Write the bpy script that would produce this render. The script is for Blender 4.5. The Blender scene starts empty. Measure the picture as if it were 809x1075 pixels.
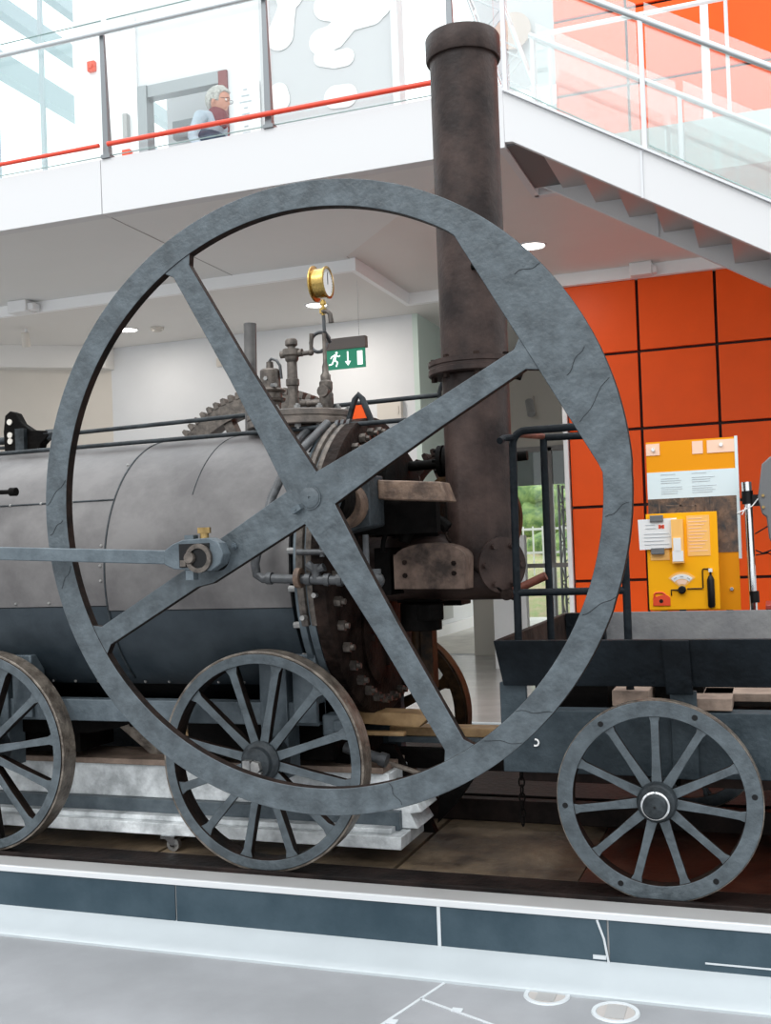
import bpy, bmesh, math, random
from mathutils import Vector, Matrix, Euler
random.seed(7)
C = bpy.context.scene.collection
PI = math.pi
def R(a): return math.radians(a)
# All heights below are metres relative to the eye line; the floor is at -1.70.
# The whole scene is lifted by EYE at the end so that the floor is z = 0.
EYE = 1.70

# ------------------------------------------------------------------ materials
def mat(name, col, rough=.5, metal=0., var=.0, vscale=6., bump=0., bscale=30., col2=None, spec=.5, detail=6., emis=None, coat=0.):
    m = bpy.data.materials.new(name); m.use_nodes = True
    nt = m.node_tree; b = nt.nodes['Principled BSDF']
    b.inputs['Roughness'].default_value = rough
    b.inputs['Metallic'].default_value = metal
    b.inputs['Specular IOR Level'].default_value = spec
    b.inputs['Coat Weight'].default_value = coat
    b.inputs['Base Color'].default_value = (*col, 1)
    tc = nt.nodes.new('ShaderNodeTexCoord')
    if var > 0 or col2:
        n = nt.nodes.new('ShaderNodeTexNoise'); n.inputs['Scale'].default_value = vscale
        n.inputs['Detail'].default_value = detail; n.inputs['Roughness'].default_value = .62
        nt.links.new(tc.outputs['Object'], n.inputs['Vector'])
        r = nt.nodes.new('ShaderNodeValToRGB')
        c2 = col2 or tuple(min(1, c*(1+var)) for c in col)
        c1 = col if col2 else tuple(c*(1-var) for c in col)
        r.color_ramp.elements[0].position = .36; r.color_ramp.elements[1].position = .66
        r.color_ramp.elements[0].color = (*c1, 1); r.color_ramp.elements[1].color = (*c2, 1)
        nt.links.new(n.outputs['Fac'], r.inputs['Fac']); nt.links.new(r.outputs['Color'], b.inputs['Base Color'])
        mr = nt.nodes.new('ShaderNodeMapRange')
        mr.inputs['To Min'].default_value = max(.03, rough-.09); mr.inputs['To Max'].default_value = min(1, rough+.12)
        nt.links.new(n.outputs['Fac'], mr.inputs['Value']); nt.links.new(mr.outputs['Result'], b.inputs['Roughness'])
    if bump > 0:
        n2 = nt.nodes.new('ShaderNodeTexNoise'); n2.inputs['Scale'].default_value = bscale; n2.inputs['Detail'].default_value = 8
        nt.links.new(tc.outputs['Object'], n2.inputs['Vector'])
        bp = nt.nodes.new('ShaderNodeBump'); bp.inputs['Strength'].default_value = bump; bp.inputs['Distance'].default_value = .014
        nt.links.new(n2.outputs['Fac'], bp.inputs['Height']); nt.links.new(bp.outputs['Normal'], b.inputs['Normal'])
    if emis:
        b.inputs['Emission Color'].default_value = (*col, 1); b.inputs['Emission Strength'].default_value = emis
    return m
def glass_mat(name, tint=(.93, .97, .96), refl=.05, rough=.02):
    m = bpy.data.materials.new(name); m.use_nodes = True
    nt = m.node_tree; nt.nodes.clear()
    o = nt.nodes.new('ShaderNodeOutputMaterial'); mx = nt.nodes.new('ShaderNodeMixShader')
    t = nt.nodes.new('ShaderNodeBsdfTransparent'); g = nt.nodes.new('ShaderNodeBsdfGlossy')
    t.inputs['Color'].default_value = (*tint, 1); g.inputs['Roughness'].default_value = rough
    f = nt.nodes.new('ShaderNodeLayerWeight'); f.inputs['Blend'].default_value = .5
    p = nt.nodes.new('ShaderNodeMath'); p.operation = 'POWER'; p.inputs[1].default_value = 5
    a = nt.nodes.new('ShaderNodeMath'); a.operation = 'ADD'; a.inputs[1].default_value = refl; a.use_clamp = True
    nt.links.new(f.outputs['Facing'], p.inputs[0]); nt.links.new(p.outputs[0], a.inputs[0]); nt.links.new(a.outputs[0], mx.inputs['Fac'])
    nt.links.new(t.outputs[0], mx.inputs[1]); nt.links.new(g.outputs[0], mx.inputs[2]); nt.links.new(mx.outputs[0], o.inputs[0])
    return m

M = {}
M['wheel_iron'] = mat('painted_cast_iron', (.050,.062,.070), .42, .0, vscale=11, bump=.4, bscale=42, col2=(.095,.116,.130), spec=.36)
M['iron'] = mat('dark_iron', (.012,.015,.017), .45, .0, vscale=9, bump=.5, bscale=40, col2=(.040,.048,.054), spec=.22)
M['tyre'] = mat('worn_tyre_iron', (.07,.055,.044), .36, .2, vscale=14, bump=.5, bscale=50, col2=(.24,.205,.17))
M['black_iron'] = mat('sooty_black_iron', (.0015,.0013,.0012), .6, 0., vscale=10, bump=.3, bscale=40, col2=(.006,.005,.0045), spec=.06)
M['end_iron'] = mat('grimy_brown_iron', (.0025,.0018,.0016), .6, 0., vscale=7, bump=.8, bscale=30, col2=(.032,.020,.016), spec=.08)
M['chimney'] = mat('brown_rusted_plate', (.016,.010,.009), .45, .0, vscale=4.5, bump=.18, bscale=45, col2=(.062,.040,.034), spec=.22)
M['rust'] = mat('light_rust', (.06,.036,.025), .55, .1, vscale=16, bump=.4, bscale=45, col2=(.20,.13,.09))
M['brownwheel'] = mat('rusty_brown_wheel', (.006,.0035,.002), .5, .0, vscale=9, bump=.3, bscale=30, col2=(.055,.028,.011), spec=.12)
M['fit'] = mat('grimy_valve_metal', (.06,.052,.046), .42, .6, vscale=20, bump=.2, bscale=60, col2=(.17,.145,.125))
M['edge_brown'] = mat('dark_brown_edge', (.005,.004,.0035), .55, 0, vscale=12, bump=.3, bscale=40, col2=(.022,.013,.010), spec=.12)
M['steel'] = mat('bare_steel', (.20,.20,.20), .38, .7, vscale=15, bump=.2, bscale=50, col2=(.36,.35,.33))
M['pipe'] = mat('grey_pipe', (.065,.068,.072), .36, .3, var=.3, vscale=20, bump=.2, bscale=60)
M['bluesteel'] = mat('blue_grey_steel', (.062,.080,.094), .42, .1, vscale=8, bump=.25, bscale=50, col2=(.115,.142,.16), spec=.35)
M['brass'] = mat('polished_brass', (.50,.34,.11), .25, 1., var=.2, vscale=20)
M['darkbrass'] = mat('dull_brass', (.35,.24,.10), .4, .9, var=.2, vscale=30)
M['chrome'] = mat('chrome', (.75,.76,.77), .12, 1.)
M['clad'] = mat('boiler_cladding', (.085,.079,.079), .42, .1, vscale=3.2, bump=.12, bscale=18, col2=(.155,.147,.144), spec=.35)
M['clad2'] = mat('boiler_cladding_lower', (.018,.026,.033), .42, .0, vscale=3.2, bump=.2, bscale=18, col2=(.040,.052,.062), spec=.25)  # own colour of the rear lower sheet; on the front it paints shade
M['clad3'] = mat('boiler_belly', (.002,.0025,.003), .5, .0, vscale=4, bump=.2, bscale=22, col2=(.007,.009,.011), spec=.1)  # underside shade put into the near-black colour
M['wagon'] = mat('wagon_dark_paint', (.003,.0045,.006), .5, .0, vscale=5, bump=.4, bscale=40, col2=(.010,.014,.018), spec=.12)
M['wagonsill'] = mat('wagon_blue_grey', (.022,.032,.039), .5, .0, vscale=6, bump=.4, bscale=40, col2=(.050,.066,.077), spec=.2)
M['wagonback'] = mat('wagon_grey_plank', (.085,.085,.09), .5, .0, vscale=5, bump=.3, bscale=30, col2=(.14,.14,.14), spec=.3)
M['darkwood'] = mat('dark_brown_wood', (.010,.006,.005), .6, 0, vscale=8, bump=.3, bscale=30, col2=(.036,.022,.018), spec=.15)
M['wood'] = mat('pale_worn_wood', (.15,.105,.08), .6, 0, vscale=9, bump=.3, bscale=40, col2=(.30,.22,.17))
M['tan'] = mat('tan_timber', (.24,.14,.06), .5, 0, vscale=9, bump=.3, bscale=30, col2=(.42,.27,.13))
M['redwood'] = mat('red_brown_handle', (.08,.022,.014), .4, 0, vscale=12, bump=.1, bscale=40, col2=(.17,.055,.035), spec=.25)
M['white'] = mat('white_paint', (.80,.80,.80), .5, 0, var=.02, vscale=3)
M['white_fascia'] = mat('white_fascia', (.65,.65,.655), .45)
M['whitewall'] = mat('white_plaster', (.68,.69,.70), .6, 0, var=.02, vscale=2)
M['beigewall'] = mat('cream_plaster', (.62,.58,.52), .6, 0, var=.02, vscale=2)
M['greenwall'] = mat('pale_green_plaster', (.56,.66,.60), .55, 0, var=.02, vscale=2)
M['greywall'] = mat('pale_grey_panel', (.60,.60,.61), .5)
M['ceil'] = mat('grey_ceiling', (.74,.74,.725), .55, 0, var=.015, vscale=1.5)
M['ceil_warm'] = mat('warm_grey_ceiling', (.70,.66,.63), .5, 0, var=.02, vscale=1.5)
M['ceil_low'] = mat('cream_ceiling', (.74,.72,.69), .55, 0, var=.015, vscale=1.5)
M['stairgrey'] = mat('stair_grey_paint', (.66,.67,.69), .4)
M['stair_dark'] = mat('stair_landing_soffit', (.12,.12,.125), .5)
M['tread'] = mat('stair_tread', (.46,.42,.41), .35)
M['red'] = mat('red_handrail', (.78,.06,.025), .35)
M['signgreen'] = mat('exit_green', (.005,.22,.12), .3, emis=.35)
M['signwhite'] = mat('exit_white', (.9,.95,.92), .3, emis=.8)
M['orange'] = mat('orange_lacquer', (.88,.098,.010), .38, 0, var=.05, vscale=1.2, spec=.2)
M['gap'] = mat('dark_panel_gap', (.03,.008,.006), .6)
M['yellow'] = mat('amber_yellow_board', (.93,.42,.005), .5, spec=.15)
M['amber'] = mat('dark_amber_board', (.80,.30,.004), .5, spec=.15)
M['paleblue'] = mat('pale_blue_panel', (.66,.76,.78), .3)
M['peach'] = mat('peach_print', (.90,.60,.44), .4)
M['ltamber'] = mat('light_amber_print', (.92,.50,.13), .4)
M['paper'] = mat('white_paper', (.78,.78,.77), .6)
M['ink'] = mat('grey_ink', (.42,.46,.49), .6)
M['black'] = mat('black_plastic', (.004,.004,.0045), .4, spec=.25)
M['grey'] = mat('mid_grey_plastic', (.13,.135,.14), .4)
M['redpaint'] = mat('red_enamel', (.75,.07,.02), .3)
M['photo'] = mat('dark_photo_print', (.02,.018,.018), .25, 0, vscale=14, col2=(.20,.11,.06))
M['glass'] = glass_mat('clear_glass', (.95,.975,.97), .035)
M['stairglass'] = glass_mat('stair_glass', (.92,.97,.96), .20, .03)
M['winglass'] = glass_mat('window_glass', (.96,.99,.99), .03)
M['glassedge'] = mat('green_glass_edge', (.30,.42,.40), .2)
M['railsteel'] = mat('brushed_rail_steel', (.55,.58,.59), .3, .6)
M['poststeel'] = mat('grey_post_steel', (.20,.215,.225), .35, .6)
M['lamp'] = mat('lamp_disc', (1,.97,.9), .5, emis=6)
M['skylit'] = mat('steel_beam_grey', (.42,.49,.51), .4, .2)
M['kerb'] = mat('white_kerb', (.46,.50,.52), .32, 0, var=.03, vscale=4)
M['ledge'] = mat('ledge_grey', (.36,.355,.35), .4, 0, var=.04, vscale=5)
M['ledgeLip'] = mat('ledge_white_lip', (.62,.63,.64), .35)
M['blue'] = mat('slate_blue_panel', (.024,.046,.062), .38, 0, vscale=3, col2=(.048,.076,.096), bump=.08, bscale=60, spec=.3)
M['deck'] = mat('brown_deck_boards', (.025,.016,.010), .45, 0, vscale=2.6, bump=.5, bscale=14, col2=(.21,.155,.10), detail=12, spec=.3)
M['deckdark'] = mat('dark_rail_bed', (.004,.003,.0028), .6, 0, vscale=6, bump=.4, bscale=30, col2=(.022,.014,.012), spec=.15)
M['deckred'] = mat('red_brown_boards', (.025,.008,.005), .42, 0, vscale=4, bump=.3, bscale=20, col2=(.10,.036,.022), spec=.3)
M['whitebeam'] = mat('chipped_white_beam', (.36,.38,.39), .5, 0, vscale=7, bump=.5, bscale=30, col2=(.84,.87,.88), detail=12)
M['carpet'] = mat('floor_grey', (.25,.255,.265), .42, 0, vscale=1.6, bump=.03, bscale=90, col2=(.32,.325,.34), detail=8)
M['tape'] = mat('floor_tape', (.55,.58,.60), .4)
M['discbeige'] = mat('floor_lid_centre', (.42,.39,.37), .5)
M['jacket'] = mat('blue_jacket', (.035,.055,.09), .8, 0, var=.3, vscale=14)
M['jacket_reflect'] = mat('pane_reflection_jacket', (.36,.42,.48), .8, 0, var=.1, vscale=14)  # jacket top paled to put the glass pane's reflection into its colour
M['scarf'] = mat('dark_red_scarf', (.16,.02,.03), .8)
M['skin'] = mat('skin', (.55,.26,.18), .5)
M['hair'] = mat('grey_hair', (.42,.41,.38), .8, 0, var=.3, vscale=60, bump=.6, bscale=120)
M['trouser'] = mat('dark_trousers', (.03,.035,.05), .8)
M['frame'] = mat('door_frame_grey', (.30,.32,.33), .4, .3)
M['framegrey'] = mat('window_frame_taupe', (.30,.28,.27), .45)
M['blind'] = mat('grey_blind', (.30,.31,.30), .7)
M['leaf'] = mat('hedge_leaves', (.05,.12,.03), .7, 0, vscale=5, col2=(.25,.34,.10), bump=.8, bscale=16)
M['path'] = mat('pale_paving', (.62,.60,.56), .7, 0, var=.1, vscale=3)
M['earth'] = mat('dry_bank', (.42,.33,.20), .8, 0, vscale=4, col2=(.25,.33,.12))
M['rustbrown'] = mat('rust_patch', (.24,.10,.05), .6)

# ------------------------------------------------------------------ mesh builder
class MB:
    def __init__(s): s.bm = bmesh.new()
    def box(s, x0, x1, y0, y1, z0, z1):
        v = [s.bm.verts.new((x, y, z)) for x in (x0, x1) for y in (y0, y1) for z in (z0, z1)]
        for f in ((0,1,3,2),(4,6,7,5),(0,4,5,1),(2,3,7,6),(0,2,6,4),(1,5,7,3)): s.bm.faces.new([v[i] for i in f])
        return s
    def hexa(s, p):   # 8 points: bottom ring 4, top ring 4
        v = [s.bm.verts.new(q) for q in p]
        for f in ((3,2,1,0),(4,5,6,7),(0,1,5,4),(1,2,6,5),(2,3,7,6),(3,0,4,7)): s.bm.faces.new([v[i] for i in f])
        return s
    def prism(s, poly, a, b, axis='y'):   # poly in the two other axes
        def P(u, w, t):
            return {'y': (u, t, w), 'x': (t, u, w), 'z': (u, w, t)}[axis]
        n = len(poly); A = [s.bm.verts.new(P(u, w, a)) for u, w in poly]; B = [s.bm.verts.new(P(u, w, b)) for u, w in poly]
        s.bm.faces.new(A); s.bm.faces.new(B[::-1])
        for i in range(n): s.bm.faces.new((A[i], B[i], B[(i+1) % n], A[(i+1) % n]))
        return s
    def cyl(s, p0, p1, r0, r1=None, n=20, cap=True):
        r1 = r0 if r1 is None else r1
        p0, p1 = Vector(p0), Vector(p1); d = (p1-p0).normalized()
        u = d.orthogonal().normalized(); w = d.cross(u)
        A = []; B = []
        for i in range(n):
            a = 2*PI*i/n; o = u*math.cos(a)+w*math.sin(a)
            A.append(s.bm.verts.new(p0+o*r0)); B.append(s.bm.verts.new(p1+o*r1))
        for i in range(n):
            f = s.bm.faces.new((A[i], A[(i+1) % n], B[(i+1) % n], B[i])); f.smooth = n > 8
        if cap: s.bm.faces.new(A[::-1]); s.bm.faces.new(B)
        return s
    def tube(s, pts, r, n=12, closed=False):
        pts = [Vector(p) for p in pts]; rings = []; N = len(pts); u = None
        for i, p in enumerate(pts):
            if closed: d = (pts[(i+1) % N]-pts[i-1]).normalized()
            else: d = (pts[min(i+1, N-1)]-pts[max(i-1, 0)]).normalized()
            if u is None: u = d.orthogonal().normalized()
            u = (u-d*u.dot(d)).normalized(); w = d.cross(u)
            rr = r[i] if isinstance(r, (list, tuple)) else r
            rings.append([s.bm.verts.new(p+(u*math.cos(2*PI*k/n)+w*math.sin(2*PI*k/n))*rr) for k in range(n)])
        for i in range(N if closed else N-1):
            a, b = rings[i], rings[(i+1) % N]
            for k in range(n):
                f = s.bm.faces.new((a[k], a[(k+1) % n], b[(k+1) % n], b[k])); f.smooth = True
        if not closed: s.bm.faces.new(rings[0][::-1]); s.bm.faces.new(rings[-1])
        return s
    def lathe(s, prof, c, axis='z', n=48, smooth=True, full=False):   # prof: (radius, height) list
        c = Vector(c); rings = []
        ax = {'x': (Vector((0,1,0)), Vector((0,0,1)), Vector((1,0,0))), 'y': (Vector((1,0,0)), Vector((0,0,1)), Vector((0,1,0))), 'z': (Vector((1,0,0)), Vector((0,1,0)), Vector((0,0,1)))}[axis]
        for r, h in prof:
            rings.append([s.bm.verts.new(c+ax[2]*h+(ax[0]*math.cos(2*PI*k/n)+ax[1]*math.sin(2*PI*k/n))*max(r, 1e-4)) for k in range(n)])
        m = len(rings)
        for i in range(m if full else m-1):
            a, b = rings[i], rings[(i+1) % m]
            for k in range(n):
                f = s.bm.faces.new((a[k], a[(k+1) % n], b[(k+1) % n], b[k])); f.smooth = smooth
        if not full:
            if prof[0][0] > 1e-3: s.bm.faces.new(rings[0][::-1])
            if prof[-1][0] > 1e-3: s.bm.faces.new(rings[-1])
        return s
    def ring(s, c, ri, ro, y0, y1, n=72, axis='y'):
        return s.lathe([(ri, y0), (ro, y0), (ro, y1), (ri, y1)], c, axis, n, full=True)
    def ball(s, c, r, sx=1, sy=1, sz=1, sub=2):
        m = Matrix.Translation(c) @ Matrix.Diagonal((r*sx, r*sy, r*sz, 1))
        g = bmesh.ops.create_icosphere(s.bm, subdivisions=sub, radius=1, matrix=m)
        for v in g['verts']:
            for f in v.link_faces: f.smooth = True
        return s
    def bolt(s, c, d, r=.016, h=.016):
        c = Vector(c); d = Vector(d); s.cyl(c, c+d*h, r, r, 6); s.cyl(c+d*h, c+d*(h*1.6), r*.55, r*.55, 8); return s
def arc(c, r, a0, a1, n, plane='xz', y=0):
    out = []
    for i in range(n+1):
        a = R(a0+(a1-a0)*i/n); u, w = r*math.cos(a), r*math.sin(a)
        if plane == 'xz': out.append((c[0]+u, c[1], c[2]+w))
        elif plane == 'yz': out.append((c[0], c[1]+u, c[2]+w))
        else: out.append((c[0]+u, c[1]+w, c[2]))
    return out

def obj(name, mb, m, parent=None, loc=None, bevel=0, autosmooth=True):
    me = bpy.data.meshes.new(name)
    bmesh.ops.recalc_face_normals(mb.bm, faces=mb.bm.faces)
    mb.bm.to_mesh(me); mb.bm.free()
    o = bpy.data.objects.new(name, me); C.objects.link(o)
    me.materials.append(M[m] if isinstance(m, str) else m)
    if autosmooth:
        try: me.set_sharp_from_angle(angle=R(35))
        except Exception: pass
    if bevel:
        b = o.modifiers.new('bevel', 'BEVEL'); b.width = bevel; b.segments = 2; b.limit_method = 'ANGLE'; b.angle_limit = R(40)
    if parent:
        o.parent = parent
        if parent.type == 'EMPTY' and loc is None: o.matrix_parent_inverse = Matrix.Translation(-parent.location)
        elif parent.type == 'EMPTY': o.matrix_parent_inverse = Matrix.Translation(-parent.location)
    if loc: o.location = loc
    return o
def thing(name, label, cat, loc=(0,0,0), group=None):
    o = bpy.data.objects.new(name, None); C.objects.link(o); o.location = loc; o.empty_display_size = .2
    o['label'] = label; o['category'] = cat
    if group: o['group'] = group
    return o
def tag(o, label, cat, group=None):
    o['label'] = label; o['category'] = cat
    if group: o['group'] = group
    return o
def brown_edges(o, mtl='edge_brown'):      # dark brown on the faces that do not look along the axle
    o.data.materials.append(M[mtl])
    for p in o.data.polygons:
        if abs(p.normal.y) < .5: p.material_index = 1
    return o
def struct(name, mb, m, bevel=0):
    o = obj(name, mb, m, bevel=bevel); o['kind'] = 'structure'; return o
def label(o, t): o['label'] = t; return o
def copy_tree(o, parent=None):
    c = o.copy(); C.objects.link(c)
    if parent: c.parent = parent; c.matrix_parent_inverse = o.matrix_parent_inverse.copy()
    for ch in list(o.children): copy_tree(ch, c)
    return c

# ================================================================== LOCOMOTIVE
BY, BZ, BR = 5.15, -.085, .705           # boiler axis
loco = thing('steam_locomotive', 'black and grey early steam locomotive with giant spoked flywheel and tall brown chimney', 'steam locomotive', (-2.9, BY, -1.455))

# ---- boiler
b = MB(); b.cyl((-5.6, BY, BZ), (-2.045, BY, BZ), BR-.02, n=96)
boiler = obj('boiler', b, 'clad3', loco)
def shell(x0, x1, a0, a1, r0, r1, n=60):      # curved sheet between two angles (deg, 0 = +y, 90 = up)
    m = MB(); prev = None
    V = []
    for i in range(n+1):
        a = R(a0+(a1-a0)*i/n); cy, cz = math.cos(a), math.sin(a)
        V.append([m.bm.verts.new((x, BY+r*cy, BZ+r*cz)) for x in (x0, x1) for r in (r0, r1)])
    for i in range(n):
        A, B = V[i], V[i+1]
        for q in ((A[1], A[3], B[3], B[1]), (A[0], B[0], B[2], A[2]), (A[0], A[1], B[1], B[0]), (A[2], B[2], B[3], A[3])):
            m.bm.faces.new(q).smooth = True
    m.bm.faces.new((V[0][0], V[0][2], V[0][3], V[0][1])); m.bm.faces.new((V[-1][0], V[-1][1], V[-1][3], V[-1][2]))
    return m
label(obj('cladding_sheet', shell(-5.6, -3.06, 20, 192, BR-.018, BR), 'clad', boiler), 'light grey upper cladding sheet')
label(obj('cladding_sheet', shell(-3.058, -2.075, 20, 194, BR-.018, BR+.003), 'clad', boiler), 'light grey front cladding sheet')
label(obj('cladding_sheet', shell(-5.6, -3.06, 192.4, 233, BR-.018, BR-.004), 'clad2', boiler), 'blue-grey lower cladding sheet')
label(obj('cladding_sheet', shell(-3.058, -2.075, 194.4, 233, BR-.018, BR-.002), 'clad2', boiler), 'lower front cladding with underside shade put into its blue-grey')  # no separate sheet here: underside shade painted as a darker piece
# seams and rivets
sm = MB()
sm.tube([(-3.06, BY+(BR+.002)*math.cos(R(a)), BZ+(BR+.002)*math.sin(R(a))) for a in range(40, 232, 4)], .006, 6)
sm.tube([(-2.62, BY+(BR+.003)*math.cos(R(a)), BZ+(BR+.003)*math.sin(R(a))) for a in range(40, 150, 4)], .003, 6)
a = 148; sm.tube([(-5.5, BY+(BR+.001)*math.cos(R(a)), BZ+(BR+.001)*math.sin(R(a))), (-3.06, BY+(BR+.001)*math.cos(R(a)), BZ+(BR+.001)*math.sin(R(a)))], .005, 6)
label(obj('cladding_seam', sm, 'iron', boiler), 'dark seams between the cladding sheets')
for (aa, x0, x1, st) in ((148, -5.4, -3.15, .19), (231, -5.4, -2.2, .14), (190.5, -5.4, -3.15, .2)):
    rv = MB(); x = x0
    while x < x1:
        rv.ball((x, BY+BR*math.cos(R(aa)), BZ+BR*math.sin(R(aa))), .009, sub=1); x += st
    obj('rivet_row', rv, 'steel', boiler)
rr = MB()
for a in (100, 128, 168, 176, 182):
    rr.ball((-3.085, BY+BR*math.cos(R(a)), BZ+BR*math.sin(R(a))), .009, sub=1)
obj('rivet_row', rr, 'steel', boiler)

# front rings + end plate
rg = MB(); rg.ring((0, BY, BZ), .60, .745, -2.035, -2.005, 96, 'x'); rg.ring((0, BY, BZ), .60, .735, -1.995, -1.96, 96, 'x')
obj('flange_ring', rg, 'bluesteel', boiler)
ep = MB(); ep.lathe([(.745, -1.95), (.75, -1.94), (.75, -1.885), (.735, -1.875), (.56, -1.872), (.54, -1.865), (.0, -1.86)], (0, BY, BZ), 'x', 96)
endp = obj('end_plate', ep, 'end_iron', loco)
for k in range(36):
    a = 2*PI*k/36+.05
    m = MB(); m.bolt((-1.873, BY+.675*math.cos(a), BZ+.675*math.sin(a)), (1, 0, 0), .025, .032)
    obj('bolt', m, 'fit', endp)
for k in range(26):
    a = 2*PI*(k+.5)/26
    if 60 < math.degrees(a) < 330:
        m = MB(); m.cyl((-2.075, BY+.715*math.cos(a), BZ+.715*math.sin(a)), (-2.035, BY+.715*math.cos(a), BZ+.715*math.sin(a)), .016, n=6)
        obj('stud', m, 'steel', boiler)
# furnace door, round, on the end plate
m = MB(); m.lathe([(.27, -1.865), (.28, -1.845), (.25, -1.835), (.235, -1.832), (.0, -1.83)], (0, BY-.1, BZ-.32), 'x', 48)
m.box(-1.835, -1.81, BY-.33, BY+.13, BZ-.36, BZ-.33); m.box(-1.835, -1.815, BY-.12, BY-.06, BZ-.5, BZ-.14)
obj('furnace_door', m, 'end_iron', loco)
m = MB(); m.lathe([(.30, -1.87), (.30, -1.80), (.27, -1.78), (.0, -1.775)], (0, BY+.14, BZ+.30), 'x', 40)
obj('cylinder_cover', m, 'black_iron', loco)

# ---- flywheel
FX, FZ, FY = -1.707, .208, 3.876
FT = .045
def fw_inner(a):
    d = (a-29.5+180) % 360-180
    if abs(d) < 27.5: return 1.015/math.cos(R(d))
    return 1.144
m = MB(); N = 216; rings = []
for i in range(N):
    a = 360*i/N; ca, sa = math.cos(R(a)), math.sin(R(a)); ri = fw_inner(a); ro = 1.25
    if 339 < a or a < 3: ro = 1.247
    rings.append([m.bm.verts.new((r*ca, y, r*sa)) for r, y in ((ri, 0), (ro, 0), (ro, FT), (ri, FT))])
for i in range(N):
    A, B = rings[i], rings[(i+1) % N]
    for k in range(4):
        f = m.bm.faces.new((A[k], A[(k+1) % 4], B[(k+1) % 4], B[k])); f.smooth = True
flywheel = brown_edges(obj('flywheel', m, 'wheel_iron', loco, (FX, FY, FZ), bevel=.003))
# raised balance-weight plates and joint straps on the rim face
rc = random.Random(5)
for a, sl_, lo_, hi_ in ((14, .9, .2, .95), (22, .7, .35, .8), (43, -.6, .55, 1), (-44, .9, .02, 1), (-52, 1.1, .1, 1), (176, 1.2, .05, .95), (183, .9, .2, .9), (194, 1.0, .1, .8), (-5, .8, .1, .9), (-22, 1.2, .1, 1), (-75, .3, .05, .95)):
    ri = fw_inner(a); pts = []; w_ = 1.245-ri
    for q in range(9):
        g = lo_+(hi_-lo_)*q/8; r = ri+w_*g; t = w_*sl_*(g-.5)+.006*math.sin(q*1.1+a)
        pts.append((r*math.cos(R(a))-t*math.sin(R(a)), -.0003, r*math.sin(R(a))+t*math.cos(R(a))))
    m = MB(); m.tube(pts, .0014, 6); label(obj('casting_crease', m, 'iron', flywheel), 'dark crease line across the rim face')
sp_ang = (119.4, 28.5, -60.1)
for a in sp_ang+(-151.0,):
    L = fw_inner(a)+.012; w1 = .044
    big = a == -151.0
    prof = [(.07, .076), (.55, .068) if big else (.3, .062), (.62, .046) if big else (.6, .05), (L-.05, w1), (L, w1+.035)]
    m = MB(); up = [(u, w) for u, w in prof]; dn = [(u, -w) for u, w in prof[::-1]]
    ca, sa = math.cos(R(a)), math.sin(R(a))
    m.prism([(u*ca-w*sa, u*sa+w*ca) for u, w in up+dn], .004, FT-.004)
    brown_edges(obj('spoke', m, 'wheel_iron', flywheel, bevel=.003))
m = MB()
hp = []
for a in (119.4, 28.5, -60.1, -151.0):
    for da, r in ((36, .10), (22, .155), (-22, .155), (-36, .10)): hp.append((r*math.cos(R(a+da)), r*math.sin(R(a+da))))
hp.sort(key=lambda q: math.atan2(q[1], q[0]))
m.prism(hp, .003, FT+.02); m.cyl((0, .03, 0), (0, .16, 0), .085, n=32)
hub = obj('hub', m, 'wheel_iron', flywheel)
m = MB(); m.lathe([(.041, .01), (.041, -.006), (.038, -.008), (.006, -.008), (.005, -.004), (0, -.004)], (0, 0, 0), 'y', 32); m.ring((0, 0, 0), .042, .047, -.004, .006, 32)
label(obj('shaft_end', m, 'wheel_iron', flywheel), 'round grey shaft end with centre hole')
m = MB(); m.box(-.085, -.045, -.03, .01, -.025, -.003); m.bolt((-.068, -.03, -.014), (0, -1, 0), .007, .003)
obj('key', m, 'bluesteel', flywheel).rotation_euler = (0, R(-28), 0)
# main shaft
m = MB(); m.cyl((FX, FY+.04, FZ), (FX, 6.28, FZ), .048, n=28); m.cyl((FX, 4.0, FZ), (FX, 4.12, FZ), .10, n=32)
obj('crankshaft', m, 'black_iron', loco)
# bearing block and the beam that carries it
m = MB(); m.prism([(-1.79, .06), (-1.60, .095), (-1.60, .315), (-1.79, .315)], 4.26, 4.44)
bearing = obj('bearing_block', m, 'iron', loco, bevel=.008)
m = MB(); m.lathe([(.10, 4.17), (.10, 4.26)], (FX, 0, FZ-.02), 'y', 32); m.bolt((-1.63, 4.3, .315), (0, 0, 1), .02, .02); m.bolt((-1.745, 4.255, .12), (0, -1, 0), .018, .02); m.bolt((-1.665, 4.255, .285), (0, -1, 0), .018, .02)
obj('bearing_cap', m, 'rust', bearing)
m = MB(); m.prism([(-1.60, .21), (-1.285, .186), (-1.315, .272), (-1.60, .295)], 4.36, 4.50)
label(obj('shaft_beam', m, 'rust', loco, bevel=.006), 'mottled light brown beam beside the chimney')
m = MB(); m.box(-1.86, -1.40, 4.56, 4.62, .06, .20); m.box(-1.86, -1.80, 4.44, 4.62, .0, .3)
m.box(-1.76, -1.5, 4.62, 5.6, .14, .24)
obj('shaft_bracket', m, 'black_iron', loco)

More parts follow.
